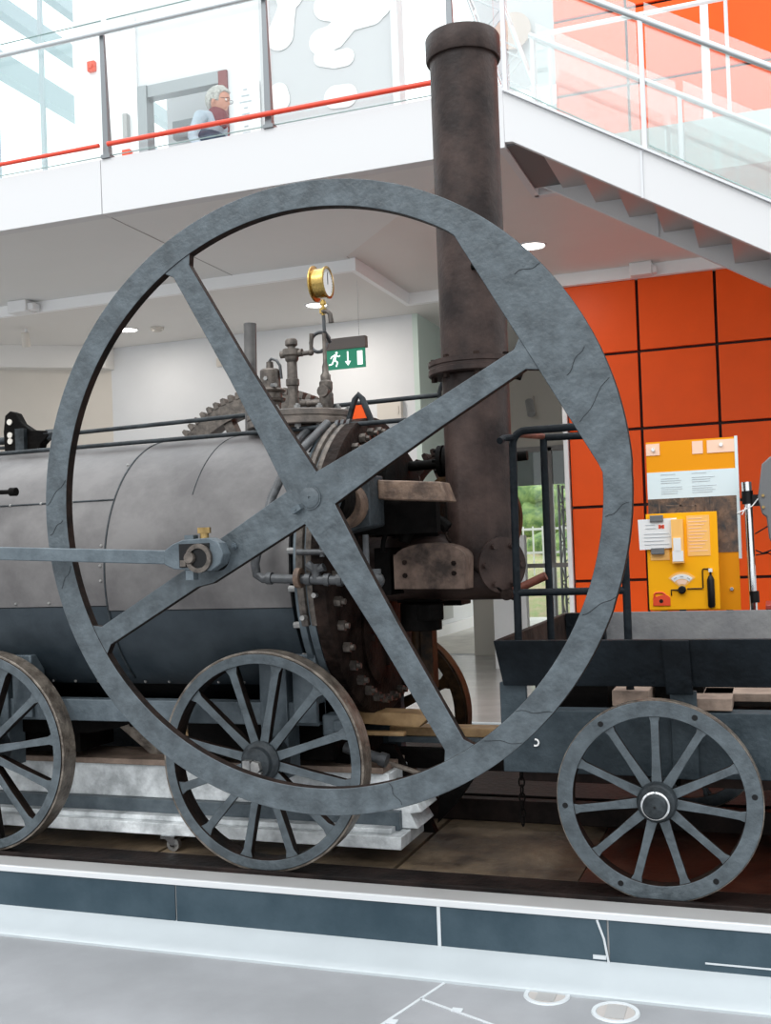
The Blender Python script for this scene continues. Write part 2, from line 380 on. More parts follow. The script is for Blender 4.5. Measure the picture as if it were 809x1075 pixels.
# connecting rod and big end
m = MB()
x0, z0, x1, z1 = -3.6, .062, -2.27, -.008
m.hexa([(x0, 3.775, z0-.028), (x1, 3.775, z1-.028), (x1, 3.82, z1-.028), (x0, 3.82, z0-.028), (x0, 3.775, z0+.028), (x1, 3.775, z1+.028), (x1, 3.82, z1+.028), (x0, 3.82, z0+.028)])
m.prism([(-2.31, -.035), (-2.265, -.055), (-2.10, -.066), (-2.055, -.04), (-2.04, .0), (-2.06, .045), (-2.10, .066), (-2.22, .062), (-2.27, .045), (-2.31, .020)], 3.765, 3.83)
rod = obj('connecting_rod', m, 'bluesteel', loco, bevel=.004)
m = MB(); m.box(-2.235, -2.10, 3.758, 3.766, -.05, .045)
label(obj('bearing_recess', m, 'black', rod), 'dark recess around the crank pin')
m = MB(); m.lathe([(.020, 3.742), (.024, 3.748), (.024, 3.80)], (-2.185, 0, -.012), 'y', 24); m.ring((-2.145, 0, -.014), .040, .058, 3.748, 3.764, 28)
m.box(-2.225, -2.20, 3.745, 3.765, -.045, -.02)
label(obj('crank_bearing', m, 'fit', rod), 'worn brass and steel crank pin bearing')
m = MB(); m.cyl((-2.135, 3.79, .065), (-2.135, 3.79, .105), .018, n=16); m.cyl((-2.135, 3.79, .085), (-2.135, 3.79, .108), .028, n=6)
label(obj('oil_cup', m, 'darkbrass', rod), 'small brass oil cup')
m = MB(); m.box(-2.215, -2.175, 3.77, 3.81, .062, .08); m.box(-2.215, -2.18, 3.77, 3.81, -.10, -.062)
obj('cotter', m, 'bluesteel', rod)
m = MB(); m.cyl((-2.14, 3.80, -.015), (-2.125, 3.90, -.018), .052, n=28)
obj('crank_pin', m, 'black_iron', loco)
m = MB(); m.bolt((-2.045, 3.872, .03), (0, -1, 0), .014, .012)
obj('bolt', m, 'bluesteel', loco)

# ---- running wheels (built once, copied)
def running_wheel(r, nsp, face, width, matf, phase, hubr, tyre='tyre', spoke_w=.02):
    m = MB(); m.ring((0, 0, 0), r-face, r-.012, .0, width, 96)
    w = brown_edges(obj('road_wheel', m, matf, loco, bevel=.003))
    m = MB(); m.ring((0, 0, 0), r-.013, r, .006, width+.01, 96)
    label(obj('tyre', m, tyre, w, bevel=.003), 'worn brown tyre band')
    for k in range(nsp):
        a = R(phase+360*k/nsp); ca, sa = math.cos(a), math.sin(a)
        m = MB(); pr = [(hubr*.6, spoke_w*1.15), (r*.5, spoke_w*.85), (r-face-.03, spoke_w*1.0), (r-face+.004, spoke_w*1.7)]
        P = [(u, t) for u, t in pr]+[(u, -t) for u, t in pr[::-1]]
        m.prism([(u*ca-t*sa, u*sa+t*ca) for u, t in P], .012, .03)
        P = [(hubr*.6, .007), (r-face, .007), (r-face, -.007), (hubr*.6, -.007)]
        m.prism([(u*ca-t*sa, u*sa+t*ca) for u, t in P], .03, width-.015)
        brown_edges(obj('spoke', m, matf, w, bevel=.002))
    return w
def loco_hub(w, mt='iron'):
    m = MB(); m.lathe([(.095, .008), (.095, .0), (.085, -.012), (.072, -.02), (.07, -.05), (.05, -.055), (.0, -.055)], (0, 0, 0), 'y', 40); m.cyl((0, .0, 0), (0, .13, 0), .095, n=40)
    obj('hub', m, mt, w, bevel=.003)
    m = MB(); m.box(-.045, -.01, -.085, -.05, -.03, .02); m.cyl((.01, -.05, -.01), (.01, -.08, -.01), .03, n=6); m.box(-.03, .04, -.075, -.055, -.045, -.03)
    label(obj('axle_nut', m, 'steel', w), 'worn rusty axle end with a cotter')
WZ = -.955
w1 = running_wheel(.505, 12, .058, .095, 'wheel_iron', 78, .09); loco_hub(w1); w1.location = (-2.235, 4.40, WZ)
w2 = copy_tree(w1, loco); w2.location = (-3.81, 4.40, WZ); w2.rotation_euler = (0, R(9), 0)
w3 = running_wheel(.505, 8, .075, .095, 'brownwheel', 25, .10, 'brownwheel', .03); loco_hub(w3, 'brownwheel'); w3.location = (-2.16, 5.84, WZ)
label(w3, 'rusty brown far side wheel')
w4 = copy_tree(w3, loco); w4.location = (-3.735, 5.84, WZ)
for x in (-2.20, -3.78):
    m = MB(); m.cyl((x, 4.42, WZ), (x, 5.9, WZ), .045, n=20); obj('axle', m, 'black_iron', loco)
    m = MB(); m.box(x-.09, x+.05, 4.53, 4.66, WZ-.10, -.50); m.box(x+.08, x+.20, 4.53, 4.64, -.80, -.48)
    obj('axle_box', m, 'bluesteel', loco, bevel=.006)
# side frame beam
m = MB(); m.box(-5.6, -2.0, 4.55, 4.63, -.812, -.705); obj('side_beam_or_backing', m, 'bluesteel', loco, bevel=.004)
m = MB(); m.box(-5.6, -2.0, 5.0, 5.7, -.90, -.76); obj('frame_bed', m, 'black_iron', loco)
m = MB(); m.box(-5.6, -2.0, 5.68, 5.76, -1.36, -.76); label(obj('side_beam_or_backing', m, 'wagonsill', loco), 'dark blue-grey backing plate added for the shade under the boiler')  # added plate closes off the bright view, stands for the dark hall
m = MB(); m.box(-5.6, -3.42, 4.70, 5.0, -1.0, -.78); m.box(-2.78, -2.0, 4.70, 5.0, -1.0, -.78); obj('frame_bed', m, 'black_iron', loco)
m = MB(); m.box(-1.99, -1.84, 4.56, 4.66, -.86, -.76); m.box(-1.93, -1.85, 4.54, 4.68, -.84, -.78)
obj('beam_end', m, 'bluesteel', loco, bevel=.01)
m = MB(); m.prism([(-5.6, -.80), (-3.35, -.80), (-2.95, -.80), (-3.15, -.86), (-3.33, -.89), (-5.6, -.9)], 4.64, 4.66); obj('hornplate', m, 'black_iron', loco)
# brown plank frame behind + links under the furnace end
m = MB(); m.box(-1.90, -1.16, 5.22, 5.34, -.97, -.925); obj('draw_beam', m, 'tan', loco, bevel=.004)
m = MB(); m.box(-1.90, -1.16, 5.20, 5.36, -1.0, -.972); obj('draw_beam', m, 'bluesteel', loco)
m = MB(); m.prism([(-2.0, -.87), (-1.66, -.885), (-1.60, -.83), (-1.70, -.815), (-2.0, -.81)], 4.98, 5.12); m.box(-2.0, -1.72, 4.93, 4.97, -.92, -.90)
obj('draw_plate', m, 'tan', loco, bevel=.004)
m = MB(); m.tube([(-1.98, 4.8, -.955), (-1.78, 4.8, -1.01)], .026, 12); m.cyl((-1.80, 4.8, -1.004), (-1.765, 4.8, -1.014), .034, n=16)
obj('drain_pipe', m, 'pipe', loco)
m = MB(); m.tube([(-1.99, 4.9, -.99), (-1.6, 4.9, -1.10), (-1.50, 4.9, -1.07), (-1.35, 4.9, -.99)], .012, 8)
m.tube([(-1.9, 4.95, -1.15), (-1.55, 4.95, -1.16)], .012, 8); obj('brake_rod', m, 'tyre', loco)
m = MB()
m.prism([(-1.88, -.98), (-1.80, -.98), (-1.60, -1.40), (-1.70, -1.40)], 5.0, 5.05); m.prism([(-1.55, -.98), (-1.30, -.98), (-1.34, -1.03), (-1.52, -1.28), (-1.62, -1.38), (-1.60, -1.18)], 5.1, 5.14)
m.box(-2.0, -1.2, 5.15, 5.2, -1.12, -1.02); m.box(-2.05, -1.93, 4.85, 5.2, -1.30, -.95); m.cyl((-1.86, 4.9, -1.12), (-1.86, 4.9, -1.3), .05, n=14); m.cyl((-1.73, 4.9, -1.12), (-1.73, 4.9, -1.33), .035, n=14)
obj('valve_linkage', m, 'black_iron', loco)
m = MB(); m.prism([(-3.36, -.885), (-3.10, -.80), (-2.86, -.82), (-2.80, -1.03), (-3.14, -1.05)], 4.92, 4.95)
brk = obj('gear_guard', m, 'tyre', loco, bevel=.004)
m = MB(); m.prism([(-3.15, -.90), (-3.05, -.84), (-2.93, -.85), (-2.90, -1.0), (-3.08, -1.02)], 4.905, 4.92)
for k in range(4): m.box(-3.09+.05*k, -3.065+.05*k, 4.89, 4.91, -.95-.02*k, -.88-.01*k)
m.cyl((-3.24, 4.921, -.885), (-3.24, 4.90, -.885), .016, n=14); obj('gear_tooth_segment', m, 'black_iron', brk)
m = MB(); m.prism([(-3.0, -.86), (-2.96, -.85), (-2.78, -1.0), (-2.83, -1.02)], 4.86, 4.89); obj('wooden_brake_block', m, 'tan', loco)

# ---- chimney with elbow
CX, CY, CR = -1.300, 4.95, .162
m = MB(); m.cyl((CX, CY, .83), (CX, CY, 2.41), CR-.002, n=64)
m.lathe([(CR-.004, 2.30), (CR+.012, 2.30), (CR+.016, 2.31), (CR+.016, 2.405), (CR+.010, 2.415), (CR-.03, 2.415), (CR-.03, 2.2)], (CX, CY, 0), 'z', 64)
chim = obj('chimney', m, 'chimney', loco)
m = MB(); m.lathe([(CR, .80), (CR+.055, .80), (CR+.06, .805), (CR+.06, .828), (CR+.055, .832), (CR+.055, .842), (CR+.06, .846), (CR+.06, .868), (CR, .872)], (CX, CY, 0), 'z', 64)
fl = obj('chimney_flange', m, 'chimney', chim)
for k in range(8):
    a = 2*PI*k/8+.3; m = MB(); m.cyl((CX+.195*math.cos(a), CY+.195*math.sin(a), .778), (CX+.195*math.cos(a), CY+.195*math.sin(a), .885), .016, n=6)
    obj('bolt', m, 'end_iron', chim)
m = MB(); m.tube([(CX+.2, CY-.12, .80), (CX+.25, CY-.14, .78), (CX+.235, CY-.15, .75)], .02, 10)
m.tube([(CX+.05, CY-CR, 1.28), (CX+.17, CY-.2, 1.27), (CX+.2, CY-.2, 1.33)], .018, 10); obj('chimney_hook', m, 'black_iron', chim)
m = MB(); EZ = -.105; n_ = 64; A = []; B = []; D_ = []
for k in range(n_):
    a = 2*PI*k/n_; cu, su = math.cos(a)*(CR-.003), math.sin(a)*(CR-.003)
    A.append(m.bm.verts.new((CX+cu, CY+su, .80))); B.append(m.bm.verts.new((CX+cu, CY+su, EZ-cu))); D_.append(m.bm.verts.new((-1.94, CY+su, EZ-cu)))
for k in range(n_):
    q = (k+1) % n_
    m.bm.faces.new((A[k], A[q], B[q], B[k])).smooth = True; m.bm.faces.new((B[k], B[q], D_[q], D_[k])).smooth = True
m.bm.faces.new(A); m.bm.faces.new(D_)
obj('smoke_elbow', m, 'chimney', loco, bevel=.003)
m = MB(); m.tube([(CX+(CR+.002)*math.cos(R(a)), CY+(CR+.002)*math.sin(R(a)), EZ-(CR+.002)*math.cos(R(a))) for a in range(180, 361, 10)], .008, 8)
m.cyl((CX-.03, CY-.20, -.08), (CX-.03, CY-.14, -.08), .022, n=6); m.cyl((CX+.15, CY-.17, -.235), (CX+.15, CY-.13, -.235), .026, n=20)
obj('elbow_band', m, 'end_iron', loco)
m = MB(); m.lathe([(.13, 0), (.13, .012), (.12, .018), (.0, .018)], (0, 0, 0), 'y', 40)
for k in range(6): m.cyl((.10*math.cos(k*PI/3), .0, .10*math.sin(k*PI/3)), (.10*math.cos(k*PI/3), -.02, .10*math.sin(k*PI/3)), .014, n=6)
o = obj('inspection_cover', m, 'chimney', loco, (CX+.125, CY-.11, -.10)); o.rotation_euler = (0, 0, R(48))
m = MB(); m.tube([(CX+.17, 4.86, -.22), (CX+.32, 4.86, -.155)], .02, 12); label(obj('damper_handle', m, 'redwood', loco), 'red-brown wooden handle')
# mud box beside the elbow with an arched top
m = MB(); pts = [(-1.625, -.19), (-1.292, -.197), (-1.285, -.055)]+[(-1.455+.17*math.cos(R(a)), -.055+.07*math.sin(R(a))) for a in range(15, 180, 15)]+[(-1.625, -.03)]
m.prism(pts, 4.60, 4.74); box = obj('ash_box', m, 'rust', loco, bevel=.005)
box.data.materials[0] = mat('mottled_brown_plate', (.022,.015,.012), .5, .0, vscale=6, bump=.4, bscale=30, col2=(.17,.115,.09), spec=.2)
for q in ((-1.34, -.08), (-1.34, -.125), (-1.57, -.13), (-1.57, -.07)):
    m = MB(); m.bolt((q[0], 4.60, q[1]), (0, -1, 0), .012, .008); obj('bolt', m, 'end_iron', box)
m = MB(); m.box(-1.72, -1.50, 4.90, 5.30, -.27, .14); m.box(-1.74, -1.66, 4.66, 5.2, -.22, .0); m.box(-1.72, -1.46, 5.12, 5.3, -.3, .25)
m.tube(arc((-1.56, 4.62, -.0), .12, 60, 190, 10), .012, 8); m.tube(arc((-1.47, 4.66, .0), .12, 40, 170, 10), .03, 8)
m.cyl((-1.60, 4.9, -.40), (-1.60, 4.9, -.27), .10, n=20); m.cyl((-1.52, 4.8, -.345), (-1.52, 4.8, -.27), .07, n=6)
obj('steam_chest', m, 'black_iron', loco, bevel=.004)
m = MB(); m.box(-1.64, -1.58, 5.0, 5.08, -.70, -.3); m.cyl((-1.67, 5.05, -.70), (-1.67, 5.05, -.3), .03, n=12); obj('furnace_bracket', m, 'brownwheel', loco)

# ---- pipework at the front ring
m = MB(); r = .021
m.tube([(-2.03, 4.85, .62), (-2.05, 4.68, .52), (-2.09, 4.50, .40), (-2.13, 4.41, .25), (-2.175, 4.36, .05), (-2.198, 4.35, -.05), (-2.19, 4.35, -.10), (-2.16, 4.35, -.118), (-2.10, 4.35, -.12), (-1.63, 4.35, -.142)], r, 14)
for x in (-2.14, -1.95, -1.86, -1.80): m.cyl((x, 4.35, -.119-(x+2.1)*-.045*-1), (x+.025, 4.35, -.12-(x+2.1)*.045), .028, n=16)
fp = obj('feed_pipe', m, 'pipe', loco)
m = MB(); m.cyl((-1.90, 4.35, -.125), (-1.90, 4.35, -.06), .022, n=12); m.tube([(-1.94, 4.35, -.06), (-1.90, 4.35, -.09), (-1.86, 4.35, -.075)], .02, 10); obj('pipe_tee', m, 'pipe', fp); m = MB(); m.ball((-1.62, 4.35, -.14), .04); m.cyl((-1.615, 4.35, -.19), (-1.615, 4.35, -.09), .02, n=12); m.cyl((-1.66, 4.35, -.13), (-1.66, 4.35, .06), .014, n=12)
obj('pipe_cock', m, 'pipe', fp)
m = MB(); m.ring((0, 4.35, -.12), .022, .045, -1.995, -1.97, 24, 'x'); label(obj('pipe_union', m, 'rust', fp), 'rust-edged union flange')
m = MB(); m.cyl((-2.0, 4.38, -.005), (-1.78, 4.38, -.012), .014, n=12); m.cyl((-1.88, 4.38, -.03), (-1.88, 4.38, .02), .012, n=12); obj('test_cock', m, 'pipe', loco)
for q in ((-1.99, -.30), (-1.93, -.20)):
    m = MB(); m.cyl((q[0], 4.42, q[1]), (q[0], 4.38, q[1]), .012, n=8); obj('stud', m, 'steel', loco)
# wide strap plates curving over the front of the boiler
m = MB()
for (x0, x1, dr) in ((-2.005, -1.955, .03), ):
    pts = []
    for a in range(86, 205, 6):
        pts.append((x0, BY+(BR+dr)*math.cos(R(a)), BZ+(BR+dr)*math.sin(R(a))))
    m.tube(pts, .022, 8)
    m.tube([(p[0]+.045, p[1], p[2]) for p in pts], .018, 8)
obj('ring_strap', m, 'fit', loco)
m = MB(); m.tube([(-2.16+.0*a, BY+(BR+.02)*math.cos(R(a)), BZ+(BR+.02)*math.sin(R(a))) for a in range(96, 140, 6)], .018, 8); obj('steam_pipe', m, 'pipe', loco)
m = MB(); m.cyl((-3.9, 4.47, .36), (-3.585, 4.47, .353), .012, n=12); m.cyl((-3.62, 4.47, .354), (-3.585, 4.47, .353), .022, n=12); obj('handle_rod', m, 'black_iron', loco)

# ---- top fittings: manhole flange, valves, gauge
MX, MY = -2.285, 5.13
m = MB(); m.cyl((MX, MY, .55), (MX, MY, .64), .20, n=48)
man = obj('manhole_neck', m, 'rust', loco)
m = MB(); m.lathe([(.0, .635), (.285, .635), (.29, .64), (.29, .665), (.285, .67), (.285, .675), (.29, .68), (.29, .705), (.28, .712), (.0, .715)], (MX, MY, 0), 'z', 64)
mc = obj('manhole_cover', m, 'end_iron', loco)
mc.data.materials[0] = mat('worn_cover_iron', (.07,.062,.056), .5, .3, vscale=9, bump=.3, bscale=40, col2=(.20,.165,.14))
for k in range(14):
    a = 2*PI*k/14+.1; m = MB(); q = (MX+.25*math.cos(a), MY+.25*math.sin(a))
    m.bolt((*q, .712), (0, 0, 1), .018, .016); m.bolt((*q, .636), (0, 0, -1), .018, .016); obj('bolt', m, 'steel', mc)
def fitting(name, prof, x, y, mtl='steel', n=28, par=None, k=1., z0=.71):
    prof = [(r, z0+(z-z0)*k) for r, z in prof]; m = MB(); m.lathe(prof, (x, y, 0), 'z', n); return obj(name, m, mtl, par or loco)
sx, sy = -2.463, 5.13
sv = fitting('safety_valve', [(.035, .71), (.035, .75), (.05, .755), (.055, .80), (.075, .81), (.078, .825), (.06, .83), (.06, .86), (.075, .865), (.08, .875), (.075, .885), (.055, .89), (.053, 1.0), (.045, 1.01), (.02, 1.015), (.018, 1.055), (.0, 1.06)], sx, sy, 'fit', k=.85)
m = MB(); m.tube([(sx-.01, sy, .995), (sx+.01, sy, 1.02), (sx+.04, sy, 1.01), (sx+.06, sy, .98), (sx+.065, sy, .91)], .008, 8); obj('lever', m, 'pipe', sv)
m = MB(); m.cyl((sx, sy-.05, .91), (sx, sy-.06, .91), .012, n=6); m.cyl((sx+.03, sy-.05, .87), (sx+.06, sy-.06, .87), .012, n=6); obj('nut', m, 'steel', sv)
cx, cy = -2.342, 5.0
ck = fitting('blower_cock', [(.028, .70), (.028, .86), (.034, .865), (.034, .90), (.027, .905), (.025, 1.0), (.033, 1.01), (.036, 1.03), (.045, 1.04), (.045, 1.075), (.02, 1.08), (.02, 1.09), (.032, 1.10), (.032, 1.125), (.026, 1.135), (0, 1.135)], -2.275, cy, 'fit', k=.88)
m = MB(); m.cyl((-2.335, cy, 1.01), (-2.215, cy, 1.01), .020, n=16); m.cyl((-2.22, cy, 1.005), (-2.165, cy, 1.005), .012, n=12); m.cyl((-2.168, cy, 1.0), (-2.160, cy, 1.10), .008, .012, 12); m.ball((-2.168, cy, 1.005), .017)
obj('tap_handle', m, 'fit', ck)
gx, gy = -2.10, 5.02
gv = fitting('gauge_valve', [(.022, .50), (.022, .66), (.030, .665), (.030, .70), (.032, .72), (.036, .74), (.036, .79), (.030, .80), (.034, .82), (.034, .85), (.026, .86), (.026, .885), (.016, .90), (.016, .93), (.010, .95), (.010, 1.10)], gx, gy, 'fit')
m = MB(); m.cyl((gx-.14, gy, .755), (gx, gy, .745), .018, n=14); m.ball((gx-.10, gy, .75), .022); m.cyl((gx, gy-.05, .80), (gx, gy, .80), .03, n=12); obj('side_branch', m, 'fit', gv)
m = MB()
loop = [(gx, gy, .93), (gx, gy, 1.02)]+[(gx-.042+.05*math.cos(R(a)), gy+.02-.0001*a, 1.065+.052*math.sin(R(a))) for a in range(-20, -380, -20)]+[(gx+.003, gy, 1.11), (gx+.0, gy, 1.22)]
m.tube(loop, .0095, 10); obj('siphon_coil', m, 'pipe', gv)
m = MB(); m.cyl((gx, gy, 1.19), (gx, gy, 1.27), .010, n=12); m.cyl((gx, gy, 1.20), (gx, gy, 1.225), .02, n=6); m.cyl((gx, gy, 1.245), (gx, gy, 1.26), .017, n=12)
gs = obj('gauge_stem', m, 'brass', loco)
m = MB(); m.tube([(gx, gy-.01, 1.21), (gx+.03, gy-.02, 1.205), (gx+.045, gy-.02, 1.19), (gx+.05, gy-.02, 1.145)], [.010, .011, .012, .014], 10); obj('tap_lever', m, 'fit', gs)
# pressure gauge turned mostly edge-on, dial towards +x
m = MB(); m.lathe([(.0, -.045), (.092, -.045), (.096, -.04), (.096, -.034), (.078, -.03), (.078, .03), (.086, .034), (.086, .042), (.074, .044), (.074, .034), (.0, .034)], (0, 0, 0), 'x', 56)
pg = obj('pressure_gauge', m, 'brass', loco, (gx-.005, gy, 1.355)); pg.rotation_euler = (0, 0, R(0))
pg.scale = (.92, .92, .95)
m = MB(); m.lathe([(0, .036), (.073, .036), (.073, .038), (0, .038)], (0, 0, 0), 'x', 40); dial = obj('dial', m, 'paper', pg)
m = MB(); m.box(.0385, .040, -.003, .003, -.01, .055)
for k in range(20):
    a = R(-40+k*13.7); y, z = .062*math.cos(a), .062*math.sin(a); m.box(.0385, .0395, y-.002, y+.002, z-.002, z+.002)
obj('needle', m, 'black', pg)
# exhaust stand pipe
m = MB(); m.cyl((-2.62, 5.2, .60), (-2.605, 5.2, 1.235), .034, n=28); pass
obj('exhaust_pipe', m, mat('dark_stand_pipe', (.07,.068,.068), .4, .4, vscale=8, col2=(.13,.125,.12)), loco)
# tapered loop at the front of the slide bars
m = MB(); m.tube([(-1.99, 5.02, .625), (-1.945, 5.02, .75), (-1.925, 5.02, .772), (-1.905, 5.02, .75), (-1.855, 5.02, .62)], .016, 10); lp = obj('bar_support', m, 'iron', loco)
m = MB(); m.prism([(-1.965, .64), (-1.94, .72), (-1.91, .72), (-1.875, .64)], 5.015, 5.03); label(obj('orange_plate', m, 'ltamber', lp), 'orange plate inside the support loop')
lp.children[0].data.materials[0] = M['orange']
# slide bars and crosshead
m = MB(); m.cyl((-5.4, 4.9, .600), (-1.64, 4.9, .612), .0115, n=12); obj('slide_bar', m, 'iron', loco)
m = MB(); m.cyl((-4.2, 5.35, .742), (-1.60, 5.35, .784), .0125, n=12); obj('slide_bar', m, 'iron', loco)
for x in (-2.0, -1.97, -1.94):
    m = MB(); m.ring((0, 4.9, .611), .012, .028, x, x+.016, 18, 'x'); obj('bar_collar', m, 'pipe', loco)
m = MB(); m.tube([(-1.60, 5.35, .68), (-1.60, 5.35, .80), (-1.585, 5.35, .845), (-1.54, 5.35, .865), (-1.50, 5.35, .845), (-1.485, 5.35, .80), (-1.485, 5.35, .55), (-1.52, 5.35, .50), (-1.56, 5.35, .53)], .012, 10)
obj('bar_hoop', m, 'iron', loco)
m = MB(); m.cyl((-1.85, 5.35, .42), (-1.15, 5.35, .44), .026, n=18); obj('valve_rod', m, 'black_iron', loco)
m = MB(); m.ring((0, 5.3, .435), .02, .082, -1.60, -1.575, 28, 'x'); m.ring((0, 5.3, .435), .02, .082, -1.565, -1.54, 28, 'x')
for k in range(6): m.cyl((-1.62, 5.3+.06*math.cos(k*PI/3), .435+.06*math.sin(k*PI/3)), (-1.52, 5.3+.06*math.cos(k*PI/3), .435+.06*math.sin(k*PI/3)), .010, n=6)
obj('pipe_flange', m, 'black_iron', loco)
m = MB(); m.prism([(-4.21, .61), (-4.215, .75), (-4.20, .84), (-4.165, .865), (-4.125, .85), (-4.09, .79), (-4.02, .745), (-3.92, .735), (-3.90, .71), (-3.96, .66), (-3.98, .60)], 5.06, 5.12)
ch = obj('crosshead', m, 'black_iron', loco, bevel=.006); ch.location.x = .08
m = MB(); m.box(-4.11, -4.05, 5.03, 5.062, .60, .755); obj('crosshead_rib', m, 'iron', ch)
m = MB()
for z in (.80, .725, .69): m.cyl((-4.165, 5.059, z), (-4.165, 5.052, z), .017, n=16)
label(obj('pin_hole', m, 'beigewall', ch), 'pale bolt holes in the crosshead')
m = MB(); m.cyl((-3.94, 5.09, .712), (-3.86, 5.09, .712), .032, n=6); m.cyl((-3.86, 5.09, .712), (-3.80, 5.09, .715), .014, n=12); m.cyl((-3.80, 5.09, .715), (-3.76, 5.09, .715), .03, .04, 12); obj('rod_nut', m, 'iron', ch); m = MB(); m.cyl((-4.6, 5.09, .70), (-4.2, 5.09, .70), .022, n=14); obj('piston_rod', m, 'iron', ch); m = MB(); m.cyl((-4.6, 5.09, .66), (-4.2, 5.09, .66), .010, n=10)
obj('piston_rod', m, 'iron', ch)

# ---- gears on the far side
def gear(name, r, nt, x, z, y0, y1, mtl, ri=None, th=.055, spokes=4):
    m = MB(); ri = ri or r-.12
    m.ring((0, 0, 0), ri, r-th, y0, y1, 96)
    for k in range(nt):
        a = 2*PI*k/nt; w0 = PI*(r-th)/nt*.62; w1 = w0*.62
        P = [(r-th-.005, w0), (r-th*.3, w0*.9), (r, w1), (r, -w1), (r-th*.3, -w0*.9), (r-th-.005, -w0)]
        m.prism([(u*math.cos(a)-t*math.sin(a), u*math.sin(a)+t*math.cos(a)) for u, t in P], y0, y1)
    g = obj(name, m, mtl, loco, (x, 0, z))
    for k in range(spokes):
        a = 2*PI*k/spokes+.4; s2 = MB(); P = [(.05, .035), (ri+.01, .03), (ri+.01, -.03), (.05, -.035)]
        s2.prism([(u*math.cos(a)-t*math.sin(a), u*math.sin(a)+t*math.cos(a)) for u, t in P], y0+.02, y1-.02); obj('spoke', s2, mtl, g)
    s2 = MB(); s2.cyl((0, y0-.02, 0), (0, y1+.02, 0), .09, n=28); obj('hub', s2, mtl, g)
    return g
g1 = gear('drive_gear', .345, 36, -1.745, .245, 6.02, 6.14, 'end_iron', .26, .042)
g2 = gear('idler_gear', .79, 88, -2.95, .235, 6.0, 6.12, 'fit', .64, .042)
m = MB(); m.ring((0, 0, 0), .24, .30, 5.9, 5.96, 64); m.ring((0, 0, 0), .20, .27, 5.88, 5.95, 64)
for k in range(8): m.ball((.235*math.cos(k*PI/4), 5.87, .235*math.sin(k*PI/4)), .018, sub=1)
m.cyl((0, 5.90, 0), (0, 5.98, 0), .21, n=40)
obj('band_wheel', m, 'brownwheel', loco, (-1.62, 0, .145))
m = MB(); m.cyl((-2.98, 5.85, .31), (-2.98, 6.16, .31), .05, n=20); m.box(-3.04, -2.92, 5.86, 5.96, -.8, .36); obj('gear_post', m, 'black_iron', loco)

# ================================================================== TENDER WAGON
wag = thing('tender_wagon', 'dark plank-sided tender wagon with iron pipe railing behind the locomotive', 'wagon', (.4, 5.2, -1.455))
XL, XR = -1.13, 2.3
m = MB(); m.hexa([(XL+.02, 4.50, -.610), (XR, 4.50, -.610), (XR, 4.54, -.610), (XL+.02, 4.54, -.610), (XL, 4.43, -.412), (XR, 4.43, -.412), (XR, 4.47, -.412), (XL, 4.47, -.412)])
obj('side_plank', m, 'wagon', wag, bevel=.003)
for x in (-.43, .9):
    m = MB(); m.hexa([(x, 4.485, -.64), (x+.105, 4.485, -.64), (x+.105, 4.50, -.64), (x, 4.50, -.64), (x-.005, 4.415, -.414), (x+.10, 4.415, -.414), (x+.10, 4.43, -.414), (x-.005, 4.43, -.414)]); obj('plank_bracket', m, 'wagon', wag, bevel=.003)
    m = MB(); m.box(x+.01, x+.115, 4.52, 4.548, -.99, -.63); obj('stake', m, 'wagonsill', wag, bevel=.003)
m = MB(); m.box(-1.135, XR, 4.55, 4.66, -.99, -.722); obj('sill', m, 'wagonsill', wag, bevel=.004)
m = MB(); m.box(-1.135, -1.02, 4.53, 4.56, -.78, -.60); obj('end_stake', m, 'wagonsill', wag, bevel=.004)
m = MB(); m.box(-1.13, XR, 5.90, 6.0, -.97, -.72); obj('sill', m, 'wagon', wag)
m = MB(); m.box(-1.10, XR, 4.66, 5.90, -.80, -.74); obj('wagon_floor', m, 'black_iron', wag)
m = MB(); m.hexa([(XL+.02, 5.98, -.60), (XR, 5.98, -.60), (XR, 6.02, -.60), (XL+.02, 6.02, -.60), (XL, 6.05, -.408), (XR, 6.05, -.408), (XR, 6.09, -.408), (XL, 6.09, -.408)])
label(obj('side_plank', m, 'wagonback', wag, bevel=.003), 'grey far side plank'); m = MB()
m.box(-1.09, -.88, 5.90, 5.97, -.62, -.40); obj('corner_board', m, 'wagon', wag)
m = MB(); m.hexa([(XL+.02, 4.54, -.61), (XL+.05, 4.54, -.61), (XL+.05, 5.98, -.61), (XL+.02, 5.98, -.61), (XL, 4.47, -.412), (XL+.03, 4.47, -.412), (XL+.03, 6.05, -.408), (XL, 6.05, -.408)]); obj('end_plank', m, 'darkwood', wag)
for k in range(5):
    m = MB(); m.box(-.28, XR, 4.78+.23*k, 4.99+.23*k, -.715, -.68) if k else m.box(-.30, XR, 4.72, 4.90, -.70, -.665)
    obj('floor_board', m, 'wood', wag, bevel=.003)
m = MB(); m.box(-.28, XR, 4.96, 5.0, -.665, -.60); obj('coping', m, 'wood', wag)
for x in (-.33, -.66):
    m = MB(); m.box(x, x+.15, 4.56, 5.1, -.715 if x > -.5 else -.70, -.665 if x > -.5 else -.635); obj('cross_board', m, 'wood', wag, bevel=.003)
m = MB(); m.box(-1.1, XR, 4.7, 5.85, -1.06, -.995); obj('under_board', m, 'darkwood', wag)
m = MB(); m.box(-1.16, XR, 5.1, 5.25, -1.02, -.985); label(obj('under_board', m, 'wood', wag), 'pale worn underside board')
